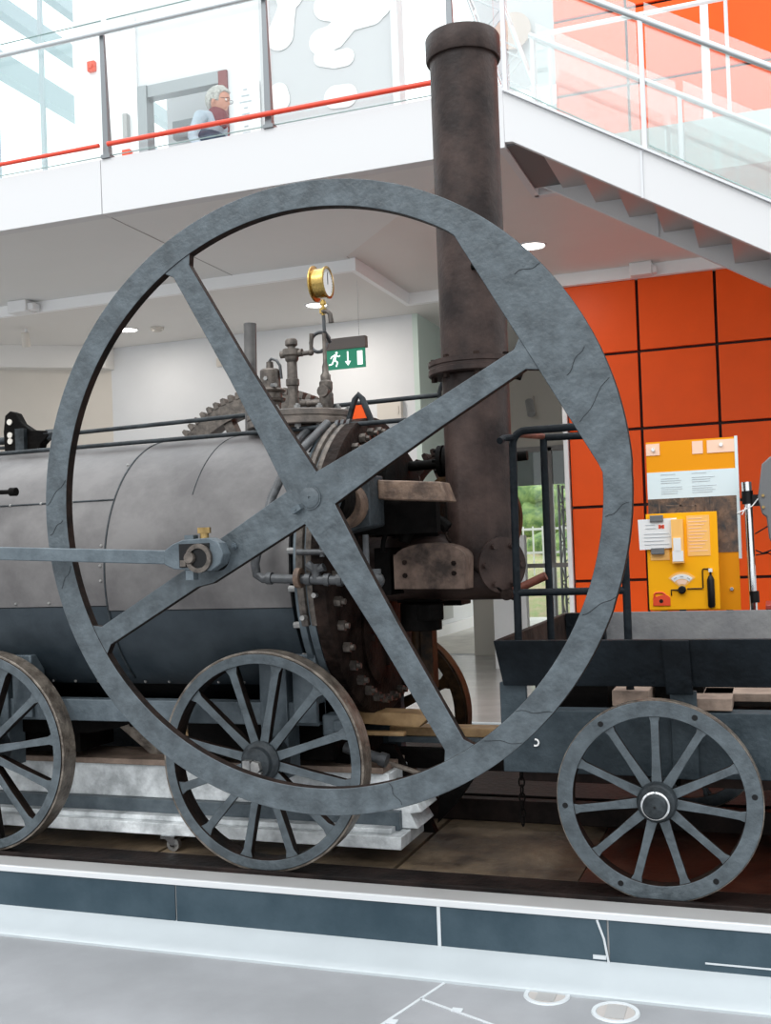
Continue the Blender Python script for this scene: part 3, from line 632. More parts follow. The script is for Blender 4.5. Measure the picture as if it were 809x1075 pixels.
# wheels of the wagon
def wagon_wheel():
    r = .402
    m = MB(); m.ring((0, 0, 0), r-.064, r, 0, .06, 96)
    w = brown_edges(obj('road_wheel', m, 'wheel_iron', wag, bevel=.003))
    m = MB(); m.ring((0, 0, 0), r-.002, r+.003, .004, .064, 96); obj('tyre', m, 'tyre', w)
    for k in range(11):
        a = R(90+360*k/11); ca, sa = math.cos(a), math.sin(a)
        m = MB(); pr = [(.05, .022), (.2, .016), (r-.085, .0165), (r-.06, .024)]; P = pr+[(u, -t) for u, t in pr[::-1]]
        m.prism([(u*ca-t*sa, u*sa+t*ca) for u, t in P], .008, .028)
        P = [(.05, .007), (r-.062, .007), (r-.062, -.007), (.05, -.007)]; m.prism([(u*ca-t*sa, u*sa+t*ca) for u, t in P], .028, .055)
        brown_edges(obj('spoke', m, 'wheel_iron', w, bevel=.002))
    m = MB(); m.lathe([(.078, .01), (.078, -.03), (.070, -.042), (.05, -.045), (.048, -.10), (.042, -.106), (.0, -.106)], (0, 0, 0), 'y', 40); m.cyl((0, .01, 0), (0, .12, 0), .078, n=32)
    obj('hub', m, 'iron', w, bevel=.002)
    m = MB(); m.lathe([(.051, -.062), (.056, -.066), (.056, -.08), (.051, -.084)], (0, 0, 0), 'y', 36); label(obj('hub_collar', m, 'chrome', w), 'bright steel collar on the hub'); m = MB(); m.cyl((0, -.1075, 0), (0, -.106, 0), .005, n=10); obj('centre_hole', m, 'black', w)
    for k in range(6):
        a = R(83+60*k-18); m = MB(); m.cyl(((r-.03)*math.cos(a), -.0015, (r-.03)*math.sin(a)), ((r-.03)*math.cos(a), .002, (r-.03)*math.sin(a)), .0115, n=16); obj('rivet_hole', m, 'black', w)
    return w
ww = wagon_wheel(); ww.location = (-.474, 4.40, -1.055)
for (x, y, rz) in ((1.35, 4.40, 0), (-.474, 5.98, PI), (1.35, 5.98, PI)):
    c = copy_tree(ww, wag); c.location = (x, y, -1.055); c.rotation_euler = (0, 0, rz)
for x in (-.474, 1.35):
    m = MB(); m.cyl((x, 4.44, -1.055), (x, 5.94, -1.055), .035, n=20); m.box(x-.07, x+.07, 4.60, 4.68, -1.1, -.98); m.box(x-.07, x+.07, 5.72, 5.8, -1.1, -.98); obj('axle', m, 'black_iron', wag)
m = MB()
for k in range(7): m.tube([(-1.07+.012*math.cos(t)*(1 if k % 2 else .2), 4.60+.012*math.cos(t)*(.2 if k % 2 else 1), -.99-.034*k-.02+.022*math.sin(t)) for t in [i*PI/5 for i in range(10)]], .004, 6, closed=True)
obj('hanging_chain', m, 'black_iron', wag)
m = MB(); m.tube(arc((-.99, 4.545, -.86), .014, 100, -120, 8), .004, 6); label(obj('hook', m, 'paper', wag), 'small white hook')
# pipe railing
def pipe_frame(y, x0, x1, zt, zm, mtl='iron'):
    m = MB(); rr = .017; cr = .06
    pts = [(x0-.01, y, -.74), (x0, y, zt-cr)]+[(x0+cr-cr*math.cos(R(a)), y, zt-cr+cr*math.sin(R(a))) for a in (15, 30, 45, 60, 75, 90)]
    pts += [(x1-cr+cr*math.sin(R(a)), y, zt-cr+cr*math.cos(R(a))) for a in (0, 15, 30, 45, 60, 75, 90)]+[(x1+.0, y, -.74)]
    m.tube(pts, rr, 14)
    m.cyl((x0-.02, y, zm), (x1+.005, y, zm), rr*.95, n=14)
    return m
rl = pipe_frame(4.60, -1.052, -.588, .487, -.218)
rail = obj('pipe_railing', rl, 'wagon', wag)
m = MB(); m.box(-1.02, -.70, 4.72, 5.85, -.735, -.62); m.box(-.50, -.30, 4.72, 5.85, -.735, -.62); obj('gap_shade_box', m, 'black_iron', wag)  # black boxes added to stand for the shade in the gap
m = MB(); m.tube([(-1.052, 4.585, .46), (-1.075, 4.54, .455), (-1.085, 4.50, .44)], .015, 10); obj('rail_end', m, 'wagon', rail)
m = MB(); m.cyl((-.985, 4.95, .49), (-.985, 4.95, -.74), .017, n=14); m.cyl((-.985, 4.95, .485), (-.70, 4.95, .478), .016, n=14); obj('rear_post', m, 'wagon', rail)
m = MB(); m.tube([(-1.04, 4.62, .475), (-.985, 4.95, .49)], .014, 10); label(obj('hand_grip', m, 'redwood', rail), 'red-brown grip bar')

# ================================================================== PLATFORM, RAILS
for nm, y0 in (('near', 4.36), ('far', 5.80)):
    m = MB(); sgn = 1
    if nm == 'near':
        m.box(-9, 9, 4.355, 4.378, -1.50, -1.437); m.box(-9, 9, 4.378, 4.60, -1.50, -1.46)
    else:
        m.box(-9, 9, 5.80, 6.0, -1.50, -1.46); m.box(-9, 9, 6.0, 6.02, -1.50, -1.437)
    o = obj('plate_rail', m, 'deckdark', bevel=.003)
    tag(o, 'dark iron plate rail under the wheels nearest the white kerb' if nm == 'near' else 'dark iron plate rail under the rusty far side wheels', 'rail')
m = MB(); m.box(-9, 9, 4.21, 4.355, -1.70, -1.455); struct('platform_ledge', m, 'ledge')
m = MB(); m.box(-9, 9, 4.195, 4.212, -1.476, -1.448); struct('platform_ledge_lip', m, 'ledgeLip', .003)
m = MB(); x = -9; joints = [-9, -5.2, -2.58, -1.345, -.66, 1.2, 4, 9]
for a, c in zip(joints[:-1], joints[1:]): m.box(a+.004, c-.004, 4.203, 4.24, -1.66, -1.474)
struct('platform_face', m, 'blue')
m = MB(); m.box(-1.352, -1.338, 4.198, 4.21, -1.65, -1.476); m.tube([(-.70, 4.199, -1.478), (-.675, 4.199, -1.55), (-.66, 4.199, -1.645)], .005, 6); m.box(-.72, -.67, 4.197, 4.205, -1.63, -1.615)
m.box(-.30, 2, 4.2, 4.206, -1.612, -1.606); struct('trim_1', m, 'tape')
m = MB(); m.prism([(4.21, -1.636), (4.205, -1.638), (4.06, -1.682), (4.0, -1.684), (3.992, -1.690), (3.992, -1.70), (4.21, -1.70)], -9, 9, 'x'); struct('platform_kerb', m, 'kerb')
m = MB(); m.box(-9, 9, 4.36, 8.45, -1.70, -1.50); struct('platform_base', m, 'deckdark')
m = MB()
for k, (a, c) in enumerate([(-9, -4.5), (-4.48, -2.95), (-2.93, -1.7), (-1.68, -.85)]): m.box(a, c, 4.605, 5.795, -1.50, -1.475)
struct('platform_deck', m, 'deck')
m = MB(); m.box(-.845, 9, 4.605, 5.795, -1.50, -1.475); struct('platform_deck_red', m, 'deckred')
m = MB(); m.box(-9, 9, 4.60, 4.625, -1.476, -1.468); struct('trim_2', m, 'tyre')
m = MB(); m.box(-9, 9, 6.03, 8.45, -1.50, -1.475); struct('platform_deck_back', m, 'deckdark')
m = MB(); m.box(-9, 9, 8.45, 8.52, -1.70, -1.455); struct('platform_back_kerb', m, 'kerb')
m = MB(); m.box(-1.85, 9, 5.55, 5.62, -1.475, -1.36)
tag(obj('timber_baulk', m, 'deckdark', bevel=.004), 'long dark timber baulk lying under the tender wagon', 'timber')

# white trolley / support under the loco
tr = thing('support_trolley', 'chipped white painted steel trolley on castors between the locomotive wheels', 'trolley', (-2.7, 4.9, -1.475))
m = MB(); m.box(-4.4, -1.78, 4.78, 5.1, -1.075, -1.045); obj('top_plank', m, 'wood', tr, bevel=.004)
m = MB(); m.box(-4.4, -1.76, 4.80, 5.08, -1.245, -1.075); obj('web', m, 'whitebeam', tr, bevel=.004)
m = MB(); m.box(-4.4, -1.70, 4.76, 5.1, -1.335, -1.245); label(obj('lower_channel', m, 'bluesteel', tr, bevel=.004), 'blue-grey lower channel')
m = MB(); m.box(-4.4, -1.66, 4.66, 5.1, -1.395, -1.335); m.box(-4.4, -1.72, 4.70, 4.76, -1.335, -1.31); obj('base_plate', m, 'whitebeam', tr, bevel=.004)
m = MB(); m.prism([(-1.74, -1.33), (-1.62, -1.33), (-1.66, -1.26), (-1.60, -1.25), (-1.63, -1.20), (-1.76, -1.20)], 4.80, 5.05); obj('end_step', m, 'whitebeam', tr, bevel=.004)
for (x, y) in ((-2.87, 4.68), (-4.2, 4.68), (-1.85, 5.05), (-4.2, 5.05)):
    m = MB(); m.box(x-.06, x+.02, y-.03, y+.03, -1.41, -1.395); m.prism([(x-.04, -1.41), (x+.01, -1.41), (x+.02, -1.44), (x+.0, -1.45)], y-.022, y-.016)
    cs = obj('castor', m, 'chrome', tr); m = MB(); m.cyl((x, y-.014, -1.44), (x, y+.014, -1.44), .034, n=28); wl = obj('castor_wheel', m, 'steel', cs); m = MB(); m.cyl((x, y-.02, -1.44), (x, y+.02, -1.44), .014, n=16); obj('castor_axle', m, 'chrome', cs)

# ================================================================== FLOOR + OUTSIDE GROUND
m = MB(); m.box(-30, 16, -10, 24, -1.80, -1.70); struct('floor', m, 'carpet')
m = MB(); m.box(-9, 3, 8.52, 15.9, -1.702, -1.697); struct('floor_tiles', m, mat('pale_polished_tiles', (.36,.345,.33), .18, 0, var=.06, vscale=2))
for i, (x, y) in enumerate(((-.86, 3.975), (-.595, 3.895))):
    t = thing('floor_socket', ('round metal floor socket lid half under the white kerb' if i == 0 else 'round metal floor socket lid nearer the right, clear of the kerb'), 'floor socket', (x, y, -1.70))
    m = MB(); m.ring((x, y, -1.695), .064, .085, 0, .001, 4) if False else m.lathe([(.068, -1.699), (.070, -1.694), (.084, -1.693), (.087, -1.699)], (x, y, 0), 'z', 48)
    obj('rim', m, 'tape', t); m = MB(); m.cyl((x, y, -1.702), (x, y, -1.6965), .068, n=40); obj('lid', m, 'discbeige', t)
    m = MB(); m.box(x-.035, x+.035, y-.055, y+.055, -1.697, -1.694); obj('flap', m, 'ledge', t)
m = MB()
def strip(p, q, w, z=-1.697):
    p, q = Vector(p), Vector(q); d = (q-p).normalized(); n = Vector((-d.y, d.x))*w/2
    m.hexa([(*(p-n), -1.701), (*(q-n), -1.701), (*(q+n), -1.701), (*(p+n), -1.701), (*(p-n), z), (*(q-n), z), (*(q+n), z), (*(p+n), z)])
strip((-1.265, 3.99), (-1.40, 3.50), .012); strip((-1.31, 3.83), (-1.0, 3.69), .010); strip((-1.0, 3.69), (-.3, 3.40), .010)
m.box(-1.37, -1.33, 3.60, 3.635, -1.701, -1.6965); m.box(-1.17, -1.13, 3.755, 3.785, -1.701, -1.6965)
struct('floor_marking', m, 'tape')

# ================================================================== BUILDING
zA, zB = 3.02, 2.90
ZF = 3.35                              # upper floor level
# balcony slab soffit
m = MB(); m.prism([(-14, 8.02), (-1.84, 8.02), (-1.84, 8.05), (-2.57, 8.66), (-4.03, 10.30), (-4.03, 10.45), (-14, 10.45)], zA, zA+.05, 'z'); struct('ceiling', m, 'ceil')
m = MB(); m.prism([(-1.84, 8.05), (-1.84, 9.3), (4, 9.3), (4, 12.25), (-4.03, 12.25), (-4.03, 10.30), (-2.57, 8.66)], zA+.012, zA+.06, 'z'); struct('ceiling_bay', m, 'ceil_warm')
m = MB(); m.box(-14, -4.03, 10.45, 20, zB, zB+.05); m.box(-4.03, 4, 12.25, 20, zB, zB+.05); struct('ceiling_low', m, 'ceil_low')
m = MB(); m.box(-14, -3.97, 10.40, 10.46, zB-.004, zA+.01); m.box(-4.03, -3.97, 10.46, 12.16, zB-.004, zA+.02); m.box(-4.03, 4, 12.16, 12.24, zB-.004, zA+.02); struct('trim_3', m, mat('bright_white_trim', (.88,.88,.88), .5))
m = MB(); m.box(-14, -1.84, 8.1, 24, zA+.06, ZF); m.box(-1.84, 4, 9.32, 24, zA+.06, ZF); struct('upper_slab', m, 'white')
m = MB(); m.box(-14, -5.408, 8.0, 8.12, zA-.01, 3.49); m.box(-5.402, -1.80, 8.0, 8.12, zA-.01, 3.49); struct('balcony_fascia', m, 'white_fascia', .004)
m = MB(); m.box(-14, -1.80, 8.05, 8.16, 3.485, 3.50); struct('trim_4', m, 'ledge')
m = MB(); m.box(-1.84, 4, 9.26, 9.34, zA, ZF+.1); m.box(-1.86, -1.80, 8.12, 9.3, zA, ZF+.1); struct('trim_5', m, 'white_fascia')
m = MB(); m.box(-5.41, -5.40, 8.10, 10.4, zA-.003, zA+.01); struct('trim_6', m, 'framegrey')
# lower back walls
m = MB(); m.box(-8.52, -4.12, 12.70, 12.8, -1.70, zB); struct('wall_back', m, 'whitewall')
m = MB(); m.box(-4.12, -4.05, 12.70, 12.9, -1.70, zB); m.box(-4.12, -4.05, 12.9, 14.3, .25, zB); struct('wall_return', m, 'greenwall')
m = MB(); m.hexa([(-8.52, 12.70, -1.7), (-8.52, 12.8, -1.7), (-13.5, 9.35, -1.7), (-13.5, 9.25, -1.7), (-8.52, 12.70, 2.68), (-8.52, 12.8, 2.68), (-13.5, 9.35, 2.68), (-13.5, 9.25, 2.68)]); struct('wall_left', m, 'beigewall')
m = MB(); m.hexa([(-8.47, 12.5, 2.60), (-8.47, 12.8, 2.60), (-13.5, 9.35, 2.60), (-13.5, 9.0, 2.60), (-8.47, 12.5, 2.92), (-8.47, 12.8, 2.92), (-13.5, 9.35, 2.92), (-13.5, 9.0, 2.92)]); struct('trim_7', m, 'ceil_low')

# end wall of the passage, with glass door and view out
Y2 = 16.0
m = MB(); m.box(-2.80, 4, Y2, Y2+.1, -1.7, zB); m.box(-3.95, -2.80, Y2, Y2+.1, 1.42, zB); m.box(-4.35, -3.95, Y2-.1, Y2+.1, -1.7, zB); m.box(-9, -6.2, 24, 24.1, -1.7, zB); struct('wall_far', m, 'beigewall')
m = MB()
for x in (-3.95, -3.14, -2.84): m.box(x, x+.07, Y2-.02, Y2+.06, -1.7, 1.42)
m.box(-3.95, -2.77, Y2-.02, Y2+.06, 1.36, 1.44); m.box(-3.95, -2.8, Y2-.02, Y2+.06, -1.70, -1.6)
struct('door_1', m, 'framegrey')
m = MB(); m.box(-3.88, -2.84, Y2+.01, Y2+.02, -1.6, 1.36); struct('window_1', m, 'winglass')
m = MB(); m.box(-3.88, -2.84, Y2+.03, Y2+.05, .86, 1.36); tag(obj('roller_blind', m, 'blind'), 'grey roller blind half drawn at the top of the glass door', 'blind')
m = MB(); m.box(-20, 14, 24, 70, -1.85, -1.75); m.box(-20, 14, 16.2, 24, -1.72, -1.699); struct('ground', m, 'path')
def shrub(x, y, z, r, lab, h=1.):
    m = MB()
    for k in range(14):
        a = random.random()*6.28; q = random.random()*r*.7
        m.ball((x+q*math.cos(a), y+q*math.sin(a)*.5, z+r*h*(.2+.8*random.random())), r*(.35+.25*random.random()), sub=2)
    for v in m.bm.verts: v.co += Vector((random.uniform(-1, 1), random.uniform(-1, 1), random.uniform(-1, 1)))*.10
    m.cyl((x, y, -1.76), (x, y, z+r*.5), .12, n=8)
    tag(obj('shrub', m, 'leaf', autosmooth=False), lab, 'shrub', 'shrubs outside the glass door')
m = MB(); m.prism([(24, -1.76), (50, -1.76), (50, 2.6), (38, 1.2), (30, .1)], -16, 2, 'x'); struct('grass_bank', m, 'earth')
for i, (x, y, z, r) in enumerate(((-7.8, 30, -.2, 1.0), (-6.3, 31, .2, 1.1), (-5.2, 33, .8, 1.0), (-7.0, 37, 1.3, 1.3), (-5.6, 29, -.9, .8), (-8.9, 34, .9, 1.2))):
    shrub(x, y, z, r, ['light green shrub on the bank outside the glass door, lowest left', 'bushy green shrub in the middle of the glass door view', 'green shrub seen through the right pane of the glass door', 'broad shrub at the top of the bank outside the glass door', 'small low shrub beside the outdoor fence', 'tall shrub at the left edge of the glass door view'][i])
fn = thing('garden_fence', 'pale upright fence on the bank outside the glass door', 'fence', (-6, 27, -1.75))
m = MB(); m.box(-10, -3, 27, 27.05, .30, .36); m.box(-10, -3, 27, 27.05, -.3, -.24); obj('rail', m, 'white', fn)
for k in range(28):
    m = MB(); m.box(-10+.25*k, -9.965+.25*k, 26.96, 27.0, -1.76, .40); obj('picket', m, 'white', fn)
# passage side: grey doors on the far left wall
m = MB(); m.box(-6.05, -5.95, 14.3, 24, -1.7, zB); m.box(-6.05, -4.06, 14.25, 14.33, .25, zB); struct('wall_passage', m, 'whitewall')
m = MB(); m.box(-5.95, -5.93, 15.5, 20.2, -1.42, .8); struct('door_2', m, mat('ribbed_grey_door', (.36,.37,.37), .5)); 
m = MB(); m.box(-5.95, -5.88, 14.4, 24, -1.7, -1.50); struct('baseboard_passage', m, 'white')
m = MB(); m.box(-5.3, -5.02, 19.6, 19.9, -1.7, zB); struct('pillar_passage', m, 'white')
m = MB(); m.box(-3.60, -3.14, 14.2, 14.35, -1.7, .1); tag(obj('display_panel', m, 'white', bevel=.005), 'plain white free-standing panel behind the chimney base and railing', 'panel')
pb = thing('push_barrier', 'grey metal handrail barrier standing inside the glass door', 'barrier', (-2.9, 14.8, -1.7))
m = MB(); m.box(-3.6, -2.35, 14.78, 14.83, -.36, -.30); obj('top_rail', m, 'framegrey', pb)
for x in (-3.58, -2.92):
    m = MB(); m.box(x, x+.06, 14.77, 14.84, -1.7, -.36); obj('leg', m, 'railsteel', pb)
# lattice towers
def truss(name, p, q, w, n, lab):
    p, q = Vector(p), Vector(q); t = thing(name, lab, 'truss', tuple(p)); d = (q-p); u = Vector((1, 0, 0)); v = Vector((0, 1, 0))
    cs = [u*w/2+v*w/2, u*w/2-v*w/2, -u*w/2-v*w/2, -u*w/2+v*w/2]
    for c in cs:
        m = MB(); m.tube([p+c, q+c], .018, 8); obj('chord', m, 'railsteel', t)
    m = MB()
    for k in range(n):
        for i in range(4):
            a = p+d*(k/n)+cs[i]; e = p+d*((k+1)/n)+cs[(i+1) % 4]; m.tube([a, e] if k % 2 else [p+d*(k/n)+cs[(i+1) % 4], p+d*((k+1)/n)+cs[i]], .010, 6)
    obj('lacing', m, 'railsteel', t); return t
truss('lattice_tower', (-2.68, 15.3, -1.70), (-2.68, 15.3, .80), .30, 9, 'silver lattice truss tower standing beside the glass door at the orange wall')
truss('lattice_boom', (-1.92, 11.6, 3.36), (-2.85, 11.6, 6.3), .34, 11, 'leaning silver lattice truss on the upper level behind the chimney top')

# orange wall, panels in one surface
m = MB(); m.box(-2.14, 6, 12.32, 12.4, -1.7, zB); m.box(-2.14, 6, 12.30, 12.4, ZF, 9.5); struct('wall_orange_backing', m, 'gap')
m = MB(); xs = [-2.15, -1.325, -.49, .345, 1.18, 2.015, 2.85, 3.69]; zs_ = [-1.70, -1.22, -.465, .375, 1.225, 2.09, 2.94]
for a, c in zip(xs[:-1], xs[1:]):
    for e, f in zip(zs_[:-1], zs_[1:]): m.box(a+.016, c-.016, 12.25, 12.31, e+.016, min(f-.016, zB+.0))
    z = ZF+.02
    while z < 9: m.box(a+.016, c-.016, 12.25, 12.29, z+.016, z+.84); z += .86
struct('wall_orange', m, 'orange', .004)
m = MB(); m.box(-2.20, -2.15, 12.2, 12.4, -1.7, zB); struct('trim_9', m, 'white')

# upper level walls
m = MB()
m.box(-7.75, -6.85, 11.0, 11.1, ZF, 9.5); m.box(-6.85, -5.70, 11.0, 11.1, 5.52, 9.5); m.box(-5.70, -3.62, 11.0, 11.1, ZF, 9.5)
struct('wall_upper', m, 'whitewall')
m = MB(); m.box(-7.75, -6.87, 10.97, 11.0, ZF, 6.4); struct('pilaster_upper', m, 'white')
m = MB(); m.box(-6.86, -6.74, 10.96, 11.12, ZF, 5.56); m.box(-6.86, -5.70, 10.98, 11.12, 5.42, 5.56); m.box(-6.52, -6.38, 11.9, 12.0, ZF, 5.3); m.box(-6.95, -5.3, 11.9, 12.0, 5.28, 5.50); struct('door_3', m, 'frame')
m = MB(); m.box(-7.2, -5.0, 12.2, 12.3, ZF, 6.0); struct('wall_upper_inner', m, 'greywall')
m = MB(); m.box(-5.79, -5.68, 10.97, 11.1, 4.7, 5.55); struct('trim_10', m, mat('maroon_jamb', (.20,.05,.05), .5))
m = MB(); m.box(-3.66, -3.58, 10.92, 11.12, ZF, 9.5); struct('pillar_upper', m, 'white_fascia')
m = MB(); m.box(-3.62, -2.1, 14.4, 14.5, ZF, 5.9); m.box(-3.62, -2.1, 14.4, 14.5, 6.2, 8); struct('wall_upper_far', m, 'greywall')
m = MB(); m.box(-3.6, -2.1, 14.35, 14.4, 4.35, 4.65); struct('trim_11', m, 'beigewall')
# wall graphic: soft white blobs on pale grey
wg = thing('wall_graphic', 'large soft white rounded shapes printed on the pale grey upper wall', 'wall graphic', (-4.6, 11.0, 4.8))
M['blob'] = mat('white_blob', (.80,.80,.80), .5); M['pgrey'] = mat('pale_grey_print', (.52,.52,.53), .5)
m = MB(); m.box(-5.25, -3.66, 10.985, 10.999, ZF+.05, 8.5); obj('backing', m, 'pgrey', wg)
def px(x, y):   # wall coordinates measured on the upper wall
    return (-5.21+(x-275)*(1.592/140), 6.266-(x-275)*(.334/140)*1.0 - y*.0099)
def blob(pts, r):
    m = MB(); P = [px(*p) for p in pts]
    m.tube([(p[0], 10.98, p[1]) for p in P], r, 20)
    for p in (P[0], P[-1]): m.ball((p[0], 10.98, p[1]), r if not isinstance(r, list) else r[0], 1, 1, 1, 3)
    for v in m.bm.verts: v.co.y = 10.976+(v.co.y-10.98)*.03
    obj('blob', m, 'blob', wg)
blob([(294, 42), (300, 20), (306, -4)], [.17, .13, .10]); blob([(338, 48), (352, 42), (368, 22), (392, 14)], .15); blob([(345, 8), (370, 12), (398, 6)], .16)
blob([(338, 66), (352, 68), (363, 65)], .10); blob([(290, 108), (292, 116)], .12); blob([(350, 110), (362, 108)], .13)
m = MB(); P = px(431, 14); m.lathe([(0, 0), (.25, 0), (.25, .02), (0, .02)], (-3.05, 14.3, 6.95), 'y', 48); 
o = tag(obj('wall_disc', m, mat('tan_disc', (.62,.46,.38), .5)), 'pale tan round disc on the far upper wall beside the chimney top', 'wall disc')
# notice on the upper wall
nt_ = thing('wall_notice', 'white printed notice with small grey lines beside the upper doorway', 'notice', (-5.4, 10.97, 4.6))
m = MB(); m.box(-5.60, -5.27, 10.972, 10.985, 4.62, 5.35); obj('sheet', m, 'paper', nt_)
m = MB()
for k in range(9): w = .05+.05*((k*7) % 3); m.box(-5.45-w/2, -5.45+w/2, 10.968, 10.973, 5.27-.07*k, 5.285-.07*k)
obj('print', m, 'ink', nt_)
m = MB(); m.box(-7.52, -7.42, 10.92, 10.98, 5.85, 5.97); m.cyl((-7.47, 10.93, 5.91), (-7.47, 10.90, 5.91), .035, n=16)
tag(obj('alarm_box', m, 'redpaint', bevel=.006), 'small red fire alarm box on the white upper pillar', 'alarm')
m = MB(); m.box(-7.04, -6.98, 10.90, 10.97, 4.95, 5.25); tag(obj('door_control', m, 'ledge', bevel=.004), 'narrow grey control box on the wall left of the upper doorway', 'control box')
m = MB(); m.box(-7.06, -6.96, 10.90, 10.97, 4.74, 4.82); m.box(-7.06, -6.96, 10.90, 10.97, 4.58, 4.66); tag(obj('small_orange_sign', m, 'redpaint'), 'two small orange squares low on the wall left of the upper doorway', 'sign')
# upper left glazing
m = MB(); 
for (z, yy, w, h) in ((7.95, 0, .16, .28), (7.25, 0, .18, .22), (6.42, 0, .18, .30), (4.1, 0, .18, .2)): m.box(-9.45-.0, -9.45+w, 9, 26, z, z+h)
for y in (12, 15, 18, 22): m.box(-9.5, -7.6, y, y+.12, 8.1, 8.25)
struct('roof_beams', m, 'skylit')
m = MB()
for x, w in ((-8.42, .05), (-9.1, .025)): m.box(x, x+w, 11.2, 11.25, ZF, 9.5)
m.box(-14, -7.7, 11.2, 11.25, ZF, ZF+.08); struct('window_2', m, 'skylit')
m = MB(); m.box(-14, -7.7, 11.22, 11.23, ZF+.08, 9.4); struct('window_3', m, 'winglass')
m = MB(); m.box(-.50, -.42, 11.6, 11.68, ZF, 9.5); struct('column_upper', m, 'white')

# balcony balustrade
bal = thing('glass_balustrade', 'glass balcony balustrade with steel top rail and low red handrail', 'balustrade', (-5, 8.05, 3.49))
for i, (x, z1) in enumerate(((-9.0, 4.58), (-7.2, 4.58), (-5.345, 4.575), (-3.775, 4.575), (-2.2, 4.575))):
    m = MB(); m.hexa([(x-.03, 8.0, 3.49), (x+.03, 8.0, 3.49), (x+.03, 8.06, 3.49), (x-.03, 8.06, 3.49), (x-.02, 7.99, z1), (x+.02, 7.99, z1), (x+.02, 8.02, z1), (x-.02, 8.02, z1)])
    if i == 1: m.bm.free(); continue
    p = obj('post', m, 'poststeel', bal, bevel=.003); m = MB(); m.box(x-.04, x+.05, 7.98, 8.09, 3.49, 3.52); obj('base_shoe', m, 'poststeel', p)
gx_ = [-10, -8.97, -5.375, -3.805, -2.23]; 
for a, c in ((-9.0, -7.23), (-7.17, -5.375), (-5.315, -3.805), (-3.745, -2.23), (-2.17, -1.86)):
    m = MB(); m.box(a, c, 8.03, 8.042, 3.53, 4.72); p = obj('glass_pane', m, 'glass', bal); 
    for ze in (3.523, 4.72): m = MB(); m.box(a, c, 8.03, 8.042, ze, ze+.005); obj('glass_edge', m, 'glassedge', p)
m = MB(); m.cyl((-9.2, 7.96, 4.583), (-1.86, 7.96, 4.570), .024, n=16); obj('top_rail', m, 'railsteel', bal)
m = MB(); m.cyl((-9.2, 7.965, 3.598), (-5.39, 7.965, 3.598), .018, n=14); m.cyl((-5.30, 7.965, 3.598), (-1.86, 7.965, 3.594), .021, n=14); label(obj('handrail', m, 'red', bal), 'thin bright red handrail')

# ================================================================== STAIRCASE
st = thing('staircase', 'white steel staircase with glass balustrades descending to the right', 'staircase', (3, 8.6, -1.7))
sl = -.599; xtop, xbot = -1.80, 5.95
def zb(x): return 3.034+sl*(x+1.724)           # bottom edge of stringer
def zt(x): return 3.456+sl*(x+1.848)
for yy in (8.0, 9.10):
    P = [(xtop, 3.44), (xtop, 3.05), (-1.74, 3.045), (xbot, zb(xbot)), (xbot, -1.70), (xbot+.5, -1.70), (xbot+.5, zt(xbot+.5))]
    m = MB(); m.prism(P, yy, yy+.05); o = obj('stringer', m, 'white_fascia', st, bevel=.004)
    m = MB(); m.hexa([(xtop, yy-.03, 3.44), (xbot+.5, yy-.03, zt(xbot+.5)), (xbot+.5, yy+.08, zt(xbot+.5)), (xtop, yy+.08, 3.44), (xtop, yy-.03, 3.46), (xbot+.5, yy-.03, zt(xbot+.5)+.02), (xbot+.5, yy+.08, zt(xbot+.5)+.02), (xtop, yy+.08, 3.46)]); obj('stringer_cap', m, 'stairgrey', o)
    m = MB(); m.box(-.80, -.785, yy-.012, yy, zb(-.79), zt(-.79)); obj('stringer_rib', m, 'stairgrey', o)
nst = 30
for k in range(nst):
    x = -1.285+.272*k; z = 3.03-.163*k
    if z < -1.55: break
    m = MB(); m.box(x-.275, x, 8.05, 9.10, z-.03, z); m.prism([(x-.012, z-.03), (x, z-.03), (x+.10, z-.165), (x+.088, z-.165)], 8.05, 9.10); obj('step', m, 'tread', st)
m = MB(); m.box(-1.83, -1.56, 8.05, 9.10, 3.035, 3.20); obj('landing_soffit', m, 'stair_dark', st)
for yy, top, px_ in ((8.02, .985, (-1.78, -.765, .6, 2.0, 3.4, 4.8)), (9.13, .93, (-1.78, -.58, .6, 2.0, 3.4, 4.8))):
    for x in px_:
        m = MB(); m.box(x-.018, x+.018, yy-.03, yy+.0, zt(x)+.01, zt(x)+top); obj('post', m, 'stairgrey', st, bevel=.002)
    m = MB(); m.tube([(xtop, yy-.02, zt(xtop)+top), (xbot+.4, yy-.02, zt(xbot+.4)+top)], .024, 14); obj('handrail', m, 'railsteel', st)
    for a, c in zip(px_, px_[1:]):
        m = MB(); m.hexa([(a+.03, yy, zt(a)+.06), (c-.03, yy, zt(c)+.06), (c-.03, yy+.012, zt(c)+.06), (a+.03, yy+.012, zt(a)+.06), (a+.03, yy, zt(a)+top+.12), (c-.03, yy, zt(c)+top+.12), (c-.03, yy+.012, zt(c)+top+.12), (a+.03, yy+.012, zt(a)+top+.12)])
        p = obj('glass_pane', m, 'stairglass', st)
        m = MB(); m.hexa([(a+.03, yy, zt(a)+.052), (c-.03, yy, zt(c)+.052), (c-.03, yy+.012, zt(c)+.052), (a+.03, yy+.012, zt(a)+.052), (a+.03, yy, zt(a)+.060), (c-.03, yy, zt(c)+.06), (c-.03, yy+.012, zt(c)+.06), (a+.03, yy+.012, zt(a)+.06)]); obj('glass_edge', m, 'glassedge', p)
gb = thing('gallery_rail', 'white horizontal rail on posts along the upper gallery behind the stairs', 'railing', (0, 9.45, ZF))
m = MB(); m.cyl((-1.8, 9.5, 4.53), (3.5, 9.5, 4.53), .022, n=12); obj('rail', m, 'white', gb)
